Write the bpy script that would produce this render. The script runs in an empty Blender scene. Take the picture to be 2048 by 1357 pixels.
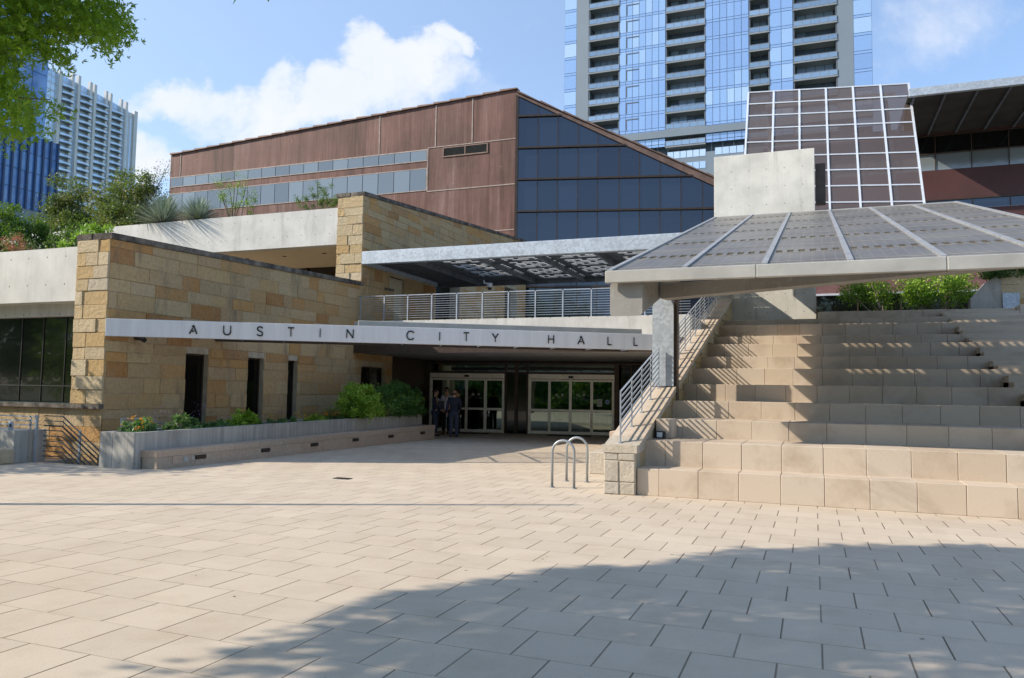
import bpy, math, random
import numpy as np
from mathutils import Vector, Matrix
random.seed(7); rng = np.random.default_rng(7)
S = bpy.context.scene; COL = S.collection
R_ = math.radians
# ---------------------------------------------------------------- camera
F = 1550.0; HC = 1.69
yaw = math.atan(.39)
CM = Matrix.Rotation(yaw, 3, 'Z') @ Matrix.Rotation(math.pi/2 + math.atan(106.5/F), 3, 'X') @ Matrix.Rotation(.0158, 3, 'Z')
cd = bpy.data.cameras.new('camera'); cam = bpy.data.objects.new('camera', cd); COL.objects.link(cam)
cd.sensor_width = 36; cd.lens = 36*F/2048; cd.clip_start = .1; cd.clip_end = 3000
cam.matrix_world = Matrix.Translation((0, 0, HC)) @ CM.to_4x4()
S.camera = cam
# ---------------------------------------------------------------- light
SUN_EL, SUN_AZ = R_(34), R_(27)            # travel direction of the light on the ground, world X towards Y
trav = Vector((math.cos(SUN_AZ)*math.cos(SUN_EL), math.sin(SUN_AZ)*math.cos(SUN_EL), -math.sin(SUN_EL)))
sd = bpy.data.lights.new('sun', 'SUN'); so = bpy.data.objects.new('sun', sd); COL.objects.link(so)
sd.energy = 4.9; sd.angle = R_(.5); sd.color = (1, .89, .745)
so.rotation_euler = trav.to_track_quat('-Z', 'Y').to_euler()
S.view_settings.view_transform = 'Standard'; S.view_settings.look = 'None'
S.view_settings.exposure = .28; S.view_settings.gamma = 1
S.cycles.max_bounces = 8; S.cycles.transparent_max_bounces = 24; S.cycles.use_denoising = True

# ---------------------------------------------------------------- node helper
class NT:
    def __init__(s, nt): s.nt = nt; s.L = nt.links
    def n(s, t, **k):
        x = s.nt.nodes.new(t)
        for a, b in k.items(): setattr(x, a, b)
        return x
    def set(s, sock, v):
        if hasattr(v, 'is_output') or isinstance(v, bpy.types.NodeSocket): s.L.new(v, sock)
        else:
            if isinstance(v, (tuple, list)) and len(v) == 3 and sock.type == 'RGBA': v = (*v, 1)
            sock.default_value = v
    def m(s, op, a, b=0., c=0., clamp=False):
        x = s.n('ShaderNodeMath', operation=op); x.use_clamp = clamp
        s.set(x.inputs[0], a); s.set(x.inputs[1], b); s.set(x.inputs[2], c); return x.outputs[0]
    def vm(s, op, a, b=(0, 0, 0)):
        x = s.n('ShaderNodeVectorMath', operation=op); s.set(x.inputs[0], a); s.set(x.inputs[1], b)
        return x.outputs['Value'] if op in ('DOT_PRODUCT', 'LENGTH', 'DISTANCE') else x.outputs[0]
    def xyz(s, v): x = s.n('ShaderNodeSeparateXYZ'); s.set(x.inputs[0], v); return x.outputs
    def comb(s, a, b, c=0.):
        x = s.n('ShaderNodeCombineXYZ'); s.set(x.inputs[0], a); s.set(x.inputs[1], b); s.set(x.inputs[2], c); return x.outputs[0]
    def noise(s, v, scale, det=4., rough=.55, dist=0.):
        x = s.n('ShaderNodeTexNoise'); s.set(x.inputs['Vector'], v); s.set(x.inputs['Scale'], scale)
        s.set(x.inputs['Detail'], det); s.set(x.inputs['Roughness'], rough); s.set(x.inputs['Distortion'], dist); return x.outputs[0]
    def vor(s, v, scale, feat='F1', out=0):
        x = s.n('ShaderNodeTexVoronoi', feature=feat); s.set(x.inputs['Vector'], v); s.set(x.inputs['Scale'], scale); return x.outputs[out]
    def white(s, v): x = s.n('ShaderNodeTexWhiteNoise'); s.set(x.inputs['Vector'], v); return x.outputs[0]
    def mapr(s, v, a, b, c=0., d=1., smooth=False):
        x = s.n('ShaderNodeMapRange'); x.clamp = True
        if smooth: x.interpolation_type = 'SMOOTHSTEP'
        for i, q in enumerate((v, a, b, c, d)): s.set(x.inputs[i], q)
        return x.outputs[0]
    def mix(s, f, a, b, bl='MIX'):
        x = s.n('ShaderNodeMix', data_type='RGBA', blend_type=bl); s.set(x.inputs[0], f); s.set(x.inputs[6], a); s.set(x.inputs[7], b); return x.outputs[2]
    def ramp(s, f, stops):
        x = s.n('ShaderNodeValToRGB'); s.set(x.inputs[0], f); e = x.color_ramp.elements
        while len(e) < len(stops): e.new(.5)
        for i, (p, c) in enumerate(stops): e[i].position = p; e[i].color = (*c, 1)
        return x.outputs[0]
    def uv(s): return s.n('ShaderNodeUVMap').outputs[0]
    def pos(s): return s.n('ShaderNodeNewGeometry').outputs['Position']
    def obj(s): return s.n('ShaderNodeTexCoord').outputs['Object']
    def rnd(s):
        x = s.n('ShaderNodeAttribute'); x.attribute_name = 'rnd'; return x.outputs['Fac']
    def bump(s, h, st=.3, d=.02):
        x = s.n('ShaderNodeBump'); s.set(x.inputs['Height'], h); s.set(x.inputs['Strength'], st); s.set(x.inputs['Distance'], d); return x.outputs[0]
def mat(name, fn):
    m = bpy.data.materials.new(name); m.use_nodes = True; nt = m.node_tree; nt.nodes.clear(); T = NT(nt)
    out = T.n('ShaderNodeOutputMaterial'); sh = fn(T); T.L.new(sh, out.inputs[0]); return m
def pbr(T, col, rough=.7, metal=0., spec=.5, nrm=None, emit=None, es=0.):
    p = T.n('ShaderNodeBsdfPrincipled'); T.set(p.inputs['Base Color'], col); T.set(p.inputs['Roughness'], rough)
    T.set(p.inputs['Metallic'], metal); T.set(p.inputs['Specular IOR Level'], spec)
    if nrm is not None: T.L.new(nrm, p.inputs['Normal'])
    return p.outputs[0]
def plain(name, c, rough=.6, metal=0., var=.12, sc=6., spec=.5):
    def f(T):
        n = T.noise(T.pos(), sc, 5); k = T.mapr(n, .3, .7, 1-var, 1+var)
        cc = T.vm('MULTIPLY', c, T.comb(k, k, k))
        return pbr(T, cc, rough, metal, spec, T.bump(T.noise(T.pos(), sc*8, 3), .12, .01))
    return mat(name, f)
# ---- sky
W = bpy.data.worlds.new('World'); S.world = W; W.use_nodes = True; W.node_tree.nodes.clear(); T = NT(W.node_tree)
sky = T.n('ShaderNodeTexSky', sky_type='NISHITA'); sky.sun_disc = False; sky.sun_elevation = SUN_EL
sky.sun_rotation = math.atan2(-trav.x, -trav.y); sky.air_density = 1.0; sky.dust_density = .6; sky.ozone_density = 1.6; sky.altitude = 100
dirv = T.n('ShaderNodeTexCoord').outputs['Generated']
fw = (-math.sin(yaw), math.cos(yaw), 0); rt = (math.cos(yaw), math.sin(yaw), 0)
d0 = T.vm('NORMALIZE', dirv); df = T.m('MAXIMUM', T.vm('DOT_PRODUCT', d0, fw), .02)
cu = T.m('DIVIDE', T.vm('DOT_PRODUCT', d0, rt), df); cv = T.m('DIVIDE', T.xyz(d0)[2], df)
cp = T.comb(cu, cv, 0.)
nz1 = T.noise(cp, 5., 8, .6); nz2 = T.noise(T.vm('ADD', cp, (3.1, 7.7, 0)), 5., 8, .6)
wu = T.m('ADD', cu, T.m('MULTIPLY', T.m('SUBTRACT', nz1, .5), .34)); wv = T.m('ADD', cv, T.m('MULTIPLY', T.m('SUBTRACT', nz2, .5), .30))
def blob(px, py, rx, ry, amp=1., tilt=0.):
    u = (px-1024)/F; v = (785+.0158*(px-1024)-py)/F; rx /= F; ry /= F
    a = T.m('SUBTRACT', wu, u); b = T.m('SUBTRACT', wv, v); c, s_ = math.cos(tilt), math.sin(tilt)
    x = T.m('DIVIDE', T.m('ADD', T.m('MULTIPLY', a, c), T.m('MULTIPLY', b, s_)), rx)
    y = T.m('DIVIDE', T.m('SUBTRACT', T.m('MULTIPLY', b, c), T.m('MULTIPLY', a, s_)), ry)
    r = T.m('ADD', T.m('MULTIPLY', x, x), T.m('MULTIPLY', y, y))
    return T.m('MULTIPLY', T.m('SUBTRACT', 1., r, clamp=True), amp)
cl = None
for b in ((400, 175, 130, 75, 1, 0), (520, 150, 90, 85, 1, 0), (640, 185, 270, 88, 1.15, .12), (780, 120, 130, 85, 1.15, .3), (862, 80, 66, 58, 1.1, 0), (850, 170, 110, 62, .8, 0),
          (305, 330, 130, 90, 1.1, 0), (1890, 40, 220, 150, .5, .2), (1885, 75, 60, 35, .5, 0), (1000, 200, 120, 60, .35, 0)):
    x = blob(*b); cl = x if cl is None else T.m('MAXIMUM', cl, x)
dens = T.mapr(T.m('ADD', cl, T.m('MULTIPLY', T.m('SUBTRACT', T.noise(cp, 16., 8, .65), .5), .8)), .05, 1.05, 0., 1., True)
sh_ = T.mapr(T.noise(T.vm('ADD', cp, (.02, .05, 0)), 7., 6), .3, .7, 0, 1)
ccol = T.mix(T.m('MULTIPLY', sh_, .5), (5.3, 5.45, 5.8), (4.2, 4.8, 5.9))
skc = T.mix(1., sky.outputs[0], (1.12, 1.22, 1.32), 'MULTIPLY')
haze = T.mapr(T.m('ABSOLUTE', cu), 0, 1, 0, 1)
skc = T.mix(T.mapr(cu, -.7, .35, .55, .22), skc, (3.6, 4.6, 6.3))
bg = T.n('ShaderNodeBackground'); T.L.new(T.mix(T.m('MULTIPLY', dens, .97), skc, ccol), bg.inputs[0]); bg.inputs[1].default_value = .15
wo = T.n('ShaderNodeOutputWorld'); T.L.new(bg.outputs[0], wo.inputs[0])

# ---------------------------------------------------------------- geometry helpers
O = Vector((0, 0, HC))
def ray(px, py): return CM @ Vector(((px-1024)/F, (678.5-py)/F, -1))
def on(ax, c, px, py): d = ray(px, py); return O + d*((c-O[ax])/d[ax])
def onp(P, n, px, py): d = ray(px, py); P = Vector(P); n = Vector(n); return O + d*((P-O).dot(n)/d.dot(n))
class MB:
    def __init__(s, M=None): s.v = []; s.f = []; s.r = []; s.M = M; s.sm = False
    def add(s, vs, fs, r=None):
        o = len(s.v)
        if s.M is not None: vs = [s.M @ Vector(p) for p in vs]
        s.v += [tuple(p) for p in vs]; r = random.random() if r is None else r
        for f in fs: s.f.append([i+o for i in f]); s.r.append(r)
        return s
    def box(s, x0, x1, y0, y1, z0, z1, r=None):
        x0, x1 = min(x0, x1), max(x0, x1); y0, y1 = min(y0, y1), max(y0, y1); z0, z1 = min(z0, z1), max(z0, z1)
        return s.add([(x0,y0,z0),(x1,y0,z0),(x1,y1,z0),(x0,y1,z0),(x0,y0,z1),(x1,y0,z1),(x1,y1,z1),(x0,y1,z1)],
                     [(0,3,2,1),(4,5,6,7),(0,1,5,4),(1,2,6,5),(2,3,7,6),(3,0,4,7)], r)
    def bbox(s, x0, x1, y0, y1, z0, z1, c=.01, r=None):     # chamfered box
        vs = []; 
        for (X, sx) in ((x0, 1), (x1, -1)):
            for (Y, sy) in ((y0, 1), (y1, -1)):
                for (Z, sz) in ((z0, 1), (z1, -1)):
                    vs += [(X+sx*c, Y+sy*c, Z), (X+sx*c, Y, Z+sz*c), (X, Y+sy*c, Z+sz*c)]
        def I(i, j, k, t): return (i*4+j*2+k)*3+t
        fs = [(I(0,0,0,0),I(0,1,0,0),I(1,1,0,0),I(1,0,0,0)), (I(0,0,1,0),I(1,0,1,0),I(1,1,1,0),I(0,1,1,0)),
              (I(0,0,0,1),I(1,0,0,1),I(1,0,1,1),I(0,0,1,1)), (I(0,1,0,1),I(0,1,1,1),I(1,1,1,1),I(1,1,0,1)),
              (I(0,0,0,2),I(0,0,1,2),I(0,1,1,2),I(0,1,0,2)), (I(1,0,0,2),I(1,1,0,2),I(1,1,1,2),I(1,0,1,2))]
        for a in (0, 1):
            for b in (0, 1):
                fs += [(I(0,a,b,0),I(1,a,b,0),I(1,a,b,1),I(0,a,b,1)), (I(a,0,b,0),I(a,1,b,0),I(a,1,b,2),I(a,0,b,2)), (I(a,b,0,1),I(a,b,1,1),I(a,b,1,2),I(a,b,0,2))]
                for k in (0, 1): fs.append((I(a,b,k,0),I(a,b,k,1),I(a,b,k,2)))
        return s.add(vs, fs, r)
    def poly(s, pts, r=None): return s.add(pts, [tuple(range(len(pts)))], r)
    def prism(s, pts, off, r=None):                          # polygon extruded by vector off
        off = Vector(off); n = len(pts); vs = [Vector(p) for p in pts] + [Vector(p)+off for p in pts]
        return s.add(vs, [tuple(range(n))[::-1], tuple(range(n, 2*n))] + [(i, (i+1) % n, n+(i+1) % n, n+i) for i in range(n)], r)
    def bar(s, a, b, w, h=None, up=(0, 0, 1), r=None):       # rectangular bar a->b
        a, b = Vector(a), Vector(b); h = h or w; d = (b-a).normalized(); sd_ = d.cross(Vector(up))
        if sd_.length < 1e-4: sd_ = d.cross(Vector((0, 1, 0)))
        sd_.normalize(); u = sd_.cross(d); vs = []
        for p in (a, b):
            for i, j in ((-1, -1), (1, -1), (1, 1), (-1, 1)): vs.append(p + sd_*(i*w/2) + u*(j*h/2))
        return s.add(vs, [(0,3,2,1),(4,5,6,7),(0,1,5,4),(1,2,6,5),(2,3,7,6),(3,0,4,7)], r)
    def tube(s, pts, r, n=8, cap=True, rr=None):
        pts = [Vector(p) for p in pts]; rs = r if isinstance(r, (list, tuple)) else [r]*len(pts); vs = []; ref = None
        for i, p in enumerate(pts):
            d = (pts[min(i+1, len(pts)-1)] - pts[max(i-1, 0)]).normalized()
            if ref is None: ref = Vector((0, 0, 1)) if abs(d.z) < .9 else Vector((1, 0, 0))
            x = d.cross(ref).normalized(); y = x.cross(d); ref = y
            for k in range(n): t = 2*math.pi*k/n; vs.append(p + x*(math.cos(t)*rs[i]) + y*(math.sin(t)*rs[i]))
        fs = []
        for i in range(len(pts)-1):
            for k in range(n): k2 = (k+1) % n; fs.append((i*n+k, i*n+k2, (i+1)*n+k2, (i+1)*n+k))
        if cap: fs += [tuple(range(n))[::-1], tuple(range((len(pts)-1)*n, len(pts)*n))]
        s.sm = True
        return s.add(vs, fs, rr)
    def build(s, name, m, loc=(0, 0, 0)):
        me = bpy.data.meshes.new(name); loc = Vector(loc); V = np.array(s.v, dtype=float).reshape(-1, 3)
        me.from_pydata([tuple(p) for p in (V-np.array(loc))], [], s.f); 
        uvl = me.uv_layers.new(name='UVMap'); uvs = np.zeros((len(me.loops), 2)); li = 0
        for f in s.f:
            P = V[f]; n = np.zeros(3)
            for i in range(len(f)): n += np.cross(P[i]-P[0], P[(i+1) % len(f)]-P[0])
            L_ = np.linalg.norm(n); n = n/L_ if L_ > 1e-12 else np.array([0, 0, 1.])
            if abs(n[2]) > .75: u = P[:, 0]; v = P[:, 1]
            else:
                t = np.array([-n[1], n[0], 0.]); t /= np.linalg.norm(t)
                if t[int(abs(t[1]) > abs(t[0]))] < 0: t = -t
                u = P @ t; v = P[:, 2]
            uvs[li:li+len(f), 0] = u; uvs[li:li+len(f), 1] = v; li += len(f)
        uvl.data.foreach_set('uv', uvs.ravel())
        at = me.attributes.new('rnd', 'FLOAT', 'FACE'); at.data.foreach_set('value', np.array(s.r, dtype=np.float32))
        if s.sm: me.polygons.foreach_set('use_smooth', [True]*len(me.polygons))
        me.materials.append(m); me.update()
        return me
def frame(P0, P1):                                          # local x along P0->P1, y into the wall (to the left of travel), z up
    P0 = Vector((P0[0], P0[1], 0)); d = (Vector((P1[0], P1[1], 0))-P0).normalized(); n = Vector((-d.y, d.x, 0))
    return Matrix(((d.x, n.x, 0, P0.x), (d.y, n.y, 0, P0.y), (0, 0, 1, 0), (0, 0, 0, 1)))
def tagit(o, label=None, cat=None, group=None, kind=None):
    if label: o['label'] = label
    if cat: o['category'] = cat
    if group: o['group'] = group
    if kind: o['kind'] = kind
def thing(name, label, cat, loc=(0, 0, 0), group=None):
    o = bpy.data.objects.new(name, None); COL.objects.link(o); o.location = loc; o.empty_display_size = .3; tagit(o, label, cat, group)
    o['_l'] = tuple(loc); return o
def part(par, name, mb, m, label=None, kind=None):
    loc = Vector(par['_l']); me = mb.build(name, m, loc) if isinstance(mb, MB) else mb
    o = bpy.data.objects.new(name, me); COL.objects.link(o); o.parent = par; o['_l'] = tuple(loc); tagit(o, label, kind=kind); return o
def solo(name, label, cat, mb, m, loc=(0, 0, 0), group=None, kind=None):
    o = bpy.data.objects.new(name, mb.build(name, m, loc) if isinstance(mb, MB) else mb); COL.objects.link(o); o.location = loc
    o['_l'] = tuple(loc); tagit(o, label, cat, group, kind); return o
def struct(name, mb, m): o = solo(name, None, None, mb, m); o['kind'] = 'structure'; return o
def copytree(o, parent=None):
    c = o.copy(); COL.objects.link(c)
    if parent is not None: c.parent = parent
    for ch in list(o.children): copytree(ch, c)
    return c

# ---------------------------------------------------------------- materials
def stone_f(cols, stain=.0, bs=1.):
    def f(T):
        p = T.pos(); r = T.rnd(); uv = T.uv(); x, y, z = T.xyz(uv)[:3]
        base = T.ramp(r, cols)
        n = T.noise(p, 3.5, 8, .65); base = T.mix(T.mapr(n, .35, .7, 0, .25), base, (.52, .42, .28), 'MIX')
        n2 = T.noise(p, 14, 6, .7); k = T.mapr(n2, .3, .75, .82, 1.12); base = T.vm('MULTIPLY', base, T.comb(k, k, k))
        if stain:
            st = T.noise(T.comb(T.m('MULTIPLY', x, 1.6), T.m('MULTIPLY', y, .35), 0.), 1.3, 7, .7)
            base = T.mix(T.mapr(st, .54, .76, 0, stain), base, (.15, .13, .10))
        h = T.m('ADD', T.noise(p, 9, 8, .7), T.m('MULTIPLY', T.noise(p, 45, 4, .6), .35))
        return pbr(T, base, .9, 0, .25, T.bump(h, .65*bs, .05))
    return f
WARM = [(0, (.46, .255, .09)), (.14, (.54, .37, .18)), (.3, (.47, .335, .185)), (.5, (.56, .41, .22)), (.66, (.44, .31, .165)), (.8, (.55, .315, .115)), (.92, (.40, .19, .06)), (1, (.55, .42, .25))]
GREYW = [(0, (.44, .41, .36)), (.3, (.52, .48, .42)), (.6, (.56, .50, .40)), (.8, (.42, .39, .34)), (1, (.58, .48, .31))]
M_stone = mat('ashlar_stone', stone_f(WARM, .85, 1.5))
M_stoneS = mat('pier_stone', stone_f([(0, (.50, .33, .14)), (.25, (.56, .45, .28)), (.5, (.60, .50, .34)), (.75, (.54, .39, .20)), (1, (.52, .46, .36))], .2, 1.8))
M_stoneG = mat('weathered_limestone', stone_f(GREYW, .5))
M_bench = mat('bench_stone', stone_f([(0, (.46, .36, .29)), (.5, (.50, .41, .33)), (1, (.42, .35, .29))], .12, .35))
M_cap = mat('dark_coping', lambda T: pbr(T, T.mix(T.mapr(T.noise(T.pos(), 2.4, 8, .7), .42, .66), (.075, .066, .058), (.26, .225, .18)), .95, 0, .2, T.bump(T.noise(T.pos(), 12, 6, .7), .6, .05)))
M_mortar = plain('mortar', (.42, .36, .26), .95, var=.2, sc=4)
def conc_f(c, ties=1., board=0., dirty=.25):
    def f(T):
        uv = T.uv(); x, y, _ = T.xyz(uv)[:3]; p = T.pos()
        n = T.noise(p, 1.1, 8, .62); n2 = T.noise(p, 7, 6, .6); col = T.mix(T.mapr(n, .38, .68, 0, .75), c, tuple(q*.72 for q in c))
        col = T.mix(T.mapr(n2, .56, .75, 0, .35), col, (.50, .50, .48))
        st = T.noise(T.comb(T.m('MULTIPLY', x, 3.), T.m('MULTIPLY', y, .25), 0.), 1.2, 6, .7); col = T.mix(T.mapr(st, .55, .75, 0, dirty), col, (.17, .155, .13))
        if board:
            b = T.noise(T.comb(T.m('MULTIPLY', x, 9.), T.m('MULTIPLY', y, .2), 0.), 1., 3, .6); k = T.mapr(b, .35, .65, 1-board, 1+board*.6); col = T.vm('MULTIPLY', col, T.comb(k, k, k))
        if ties:
            fx = T.m('SUBTRACT', T.m('FRACT', T.m('DIVIDE', x, .62)), .5); fy = T.m('SUBTRACT', T.m('FRACT', T.m('DIVIDE', T.m('ADD', y, .22), .66)), .5)
            d = T.m('SQRT', T.m('ADD', T.m('POWER', T.m('MULTIPLY', fx, .62), 2.), T.m('POWER', T.m('MULTIPLY', fy, .66), 2.)))
            dd = T.m('LESS_THAN', d, .02); col = T.mix(T.m('MULTIPLY', dd, .8*ties), col, (.09, .085, .08))
        return pbr(T, col, .85, 0, .3, T.bump(T.m('ADD', n2, T.m('MULTIPLY', T.noise(p, 60, 3), .3)), .2, .02))
    return f
M_conc = mat('board_concrete', conc_f((.64, .63, .59), 1., .03, .42))
M_concB = mat('weathered_concrete', conc_f((.52, .50, .45), 1., .10, .4))
M_concD = mat('planter_concrete', conc_f((.42, .41, .38), .6, .22, .4))
def copper_f(T):
    uv = T.uv(); x, y, _ = T.xyz(uv)[:3]; p = T.pos()
    s1 = T.noise(T.comb(T.m('MULTIPLY', x, 2.2), T.m('MULTIPLY', y, .12), 1.), 1., 9, .75, .3)
    s2 = T.noise(T.comb(T.m('MULTIPLY', x, 7.), T.m('MULTIPLY', y, .35), 5.), 1., 8, .7)
    pid = T.white(T.comb(T.m('FLOOR', T.m('DIVIDE', x, 1.3)), 3., 0.))
    col = T.ramp(T.m('ADD', T.m('MULTIPLY', s1, .6), T.m('ADD', T.m('MULTIPLY', s2, .3), T.m('MULTIPLY', pid, .12))), [(.36, (.040, .017, .012)), (.46, (.108, .049, .036)), (.56, (.150, .076, .060)), (.72, (.26, .17, .15))])
    spk = T.m('LESS_THAN', T.vor(T.comb(T.m('MULTIPLY', x, 1.), T.m('MULTIPLY', y, .5), 0.), 2.3), .045); col = T.mix(T.m('MULTIPLY', spk, .5), col, (.5, .45, .42))
    blot = T.mapr(T.noise(p, .35, 8, .7), .35, .65, .72, 1.18); col = T.vm('MULTIPLY', col, T.comb(blot, blot, blot))
    return pbr(T, col, .62, .12, .4, T.bump(s2, .1, .02))
M_copper = mat('weathered_copper', copper_f)
M_copperT = plain('copper_trim', (.20, .125, .095), .6, .1, .3, 2)
M_seam = plain('pale_seam', (.36, .29, .25), .7, 0, .3, 3)
def glassy(name, c, gl=.25, rough=.03, tint=(1, 1, 1), rv=0., wob=0.):
    def f(T):
        r = T.rnd(); k = T.mapr(r, 0, 1, 1-rv, 1+rv); cc = T.vm('MULTIPLY', c, T.comb(k, k, k))
        nb = T.bump(T.noise(T.pos(), 1.2, 2), wob, .05) if wob else None
        d = pbr(T, cc, .12, 0, .5, nb); g = T.n('ShaderNodeBsdfGlossy'); T.set(g.inputs[0], tint); g.inputs[1].default_value = rough
        if nb: T.L.new(nb, g.inputs['Normal'])
        mx = T.n('ShaderNodeMixShader'); lw = T.n('ShaderNodeLayerWeight'); lw.inputs[0].default_value = .35
        T.set(mx.inputs[0], T.m('ADD', gl, T.m('MULTIPLY', lw.outputs[0], .16))); T.L.new(d, mx.inputs[1]); T.L.new(g.outputs[0], mx.inputs[2]); return mx.outputs[0]
    return mat(name, f)
M_gblue = glassy('dark_blue_glass', (.008, .014, .026), .05, .03, (.5, .68, .95), .6, .16)
M_gband = glassy('grey_band_glass', (.17, .20, .215), .07, .10, (.8, .88, .95), .28, .1)
M_gdark = glassy('black_glass', (.004, .005, .005), .015, .02, (.8, .8, .8), 0, .03)
M_gwin = glassy('slot_window_glass', (.003, .003, .003), .0, .02, (.8, .8, .8), 0, .02)
def doorg(T):
    g = T.n('ShaderNodeBsdfGlossy'); T.set(g.inputs[0], (.75, .9, .82)); g.inputs[1].default_value = .015
    t = T.n('ShaderNodeBsdfTransparent'); T.set(t.inputs[0], (.30, .36, .33)); mx = T.n('ShaderNodeMixShader'); mx.inputs[0].default_value = .21
    T.L.new(t.outputs[0], mx.inputs[1]); T.L.new(g.outputs[0], mx.inputs[2]); return mx.outputs[0]
M_gdoor = mat('door_glass', doorg)
def galv_f(c, k=1.):
    def f(T):
        p = T.pos(); v = T.vor(p, 16, 'F1', 1); g = T.xyz(v)[0]; n = T.noise(p, 2, 5)
        kk = T.m('ADD', T.mapr(g, 0, 1, .84, 1.14), T.mapr(n, .3, .7, -.12, .12)); col = T.vm('MULTIPLY', c, T.comb(kk, kk, kk))
        return pbr(T, col, .5, .35*k, .5, T.bump(n, .05, .02))
    return f
M_galv = mat('galvanised_steel', galv_f((.42, .47, .52)))
M_rail = plain('painted_rail_steel', (.36, .40, .45), .45, .3, .15, 5)
M_fascia = mat('brushed_sign_metal', lambda T: pbr(T, T.mix(T.mapr(T.noise(T.comb(T.m('MULTIPLY', T.xyz(T.uv())[0], 6.), T.m('MULTIPLY', T.xyz(T.uv())[1], .4), 0.), 1., 5, .7), .3, .7), (.60, .615, .65), (.72, .735, .77)), .45, .12, .5))
M_beam = mat('beam_paint', conc_f((.32, .31, .285), 0., 0., .45))
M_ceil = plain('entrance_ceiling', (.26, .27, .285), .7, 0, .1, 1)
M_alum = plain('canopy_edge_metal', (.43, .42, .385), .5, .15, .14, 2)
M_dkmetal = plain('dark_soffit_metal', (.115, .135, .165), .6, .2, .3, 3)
M_black = plain('black_letter_metal', (.012, .012, .014), .5, 0, .1, 5)
M_bronze = plain('bronze_frame', (.060, .040, .030), .45, .3, .25, 5)
M_frame = plain('door_frame_metal', (.86, .85, .79), .4, .3, .08, 5)
M_white = plain('white_metal', (.62, .66, .72), .4, .2, .08, 5)
M_cream = plain('cream_soffit', (.62, .53, .38), .8, 0, .06, 2)
M_creamdoor = plain('cream_door_paint', (.50, .46, .34), .6, 0, .08, 3)
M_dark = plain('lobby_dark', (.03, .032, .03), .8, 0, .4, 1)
M_blackm = plain('black_plastic', (.02, .02, .022), .5, 0, .1, 5)
M_mat = plain('rubber_mat', (.035, .035, .037), .9, 0, .2, 10)
M_sticker = plain('white_sticker', (.65, .68, .68), .6, 0, .05, 5)
M_red = plain('red_sticker', (.6, .08, .08), .6, 0, .05, 5)
M_grn = plain('green_sticker', (.35, .6, .3), .6, 0, .05, 5)
M_blu = plain('blue_sticker', (.12, .25, .65), .6, 0, .05, 5)
M_soil = plain('planting_soil', (.07, .055, .035), .95, 0, .4, 4)
M_plaster = plain('tower_concrete', (.66, .65, .63), .8, 0, .06, .2)
M_trans = mat('skylight_panel', lambda T: (lambda a, b, mx: (T.set(a.inputs[0], (.85, .84, .76)), T.set(b.inputs[0], (.93, .92, .86)), mx.inputs[0].__setattr__('default_value', .72), T.L.new(a.outputs[0], mx.inputs[1]), T.L.new(b.outputs[0], mx.inputs[2]), mx.outputs[0])[-1])(T.n('ShaderNodeBsdfDiffuse'), T.n('ShaderNodeBsdfTranslucent'), T.n('ShaderNodeMixShader')))
def clear_f(T):
    a = T.n('ShaderNodeBsdfTransparent'); T.set(a.inputs[0], (.9, .88, .82)); b = T.n('ShaderNodeBsdfDiffuse'); T.set(b.inputs[0], (.24, .22, .19)); mx = T.n('ShaderNodeMixShader'); mx.inputs[0].default_value = .30
    T.L.new(a.outputs[0], mx.inputs[1]); T.L.new(b.outputs[0], mx.inputs[2]); return mx.outputs[0]
M_clear = mat('clear_panel_strip', clear_f)
def cell_f(T):
    p = T.pos(); x, y, z = T.xyz(p)[:3]; fx = T.m('FRACT', T.m('DIVIDE', T.m('ADD', x, 3.25), .18)); ln = T.m('LESS_THAN', fx, .09)
    n = T.noise(p, .5, 6, .65); c = T.mix(T.mapr(n, .35, .7), (.115, .105, .092), (.20, .185, .155)); c = T.mix(T.m('MULTIPLY', ln, .45), c, (.27, .25, .21))
    return pbr(T, c, .38, 0, .5)
M_cell = mat('solar_cell_glass', cell_f)
def seat_f(T):
    p = T.pos(); r = T.rnd(); c = T.ramp(r, [(0, (.52, .43, .33)), (.35, (.55, .46, .36)), (.7, (.57, .48, .38)), (1, (.55, .475, .385))])
    n = T.noise(p, 1.3, 8, .65); c = T.mix(T.mapr(n, .50, .70, 0, .5), c, (.33, .245, .17)); c = T.mix(T.mapr(T.noise(p, .45, 8, .7, 1.), .55, .66, 0, .35), c, (.30, .235, .175))
    c = T.mix(T.mapr(T.noise(p, 60, 3, .6), .6, .72, 0, .45), c, (.30, .25, .2)); return pbr(T, c, .85, 0, .25, T.bump(T.noise(p, 70, 4, .7), .25, .01))
M_seat = mat('precast_seat_block', seat_f)
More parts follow.
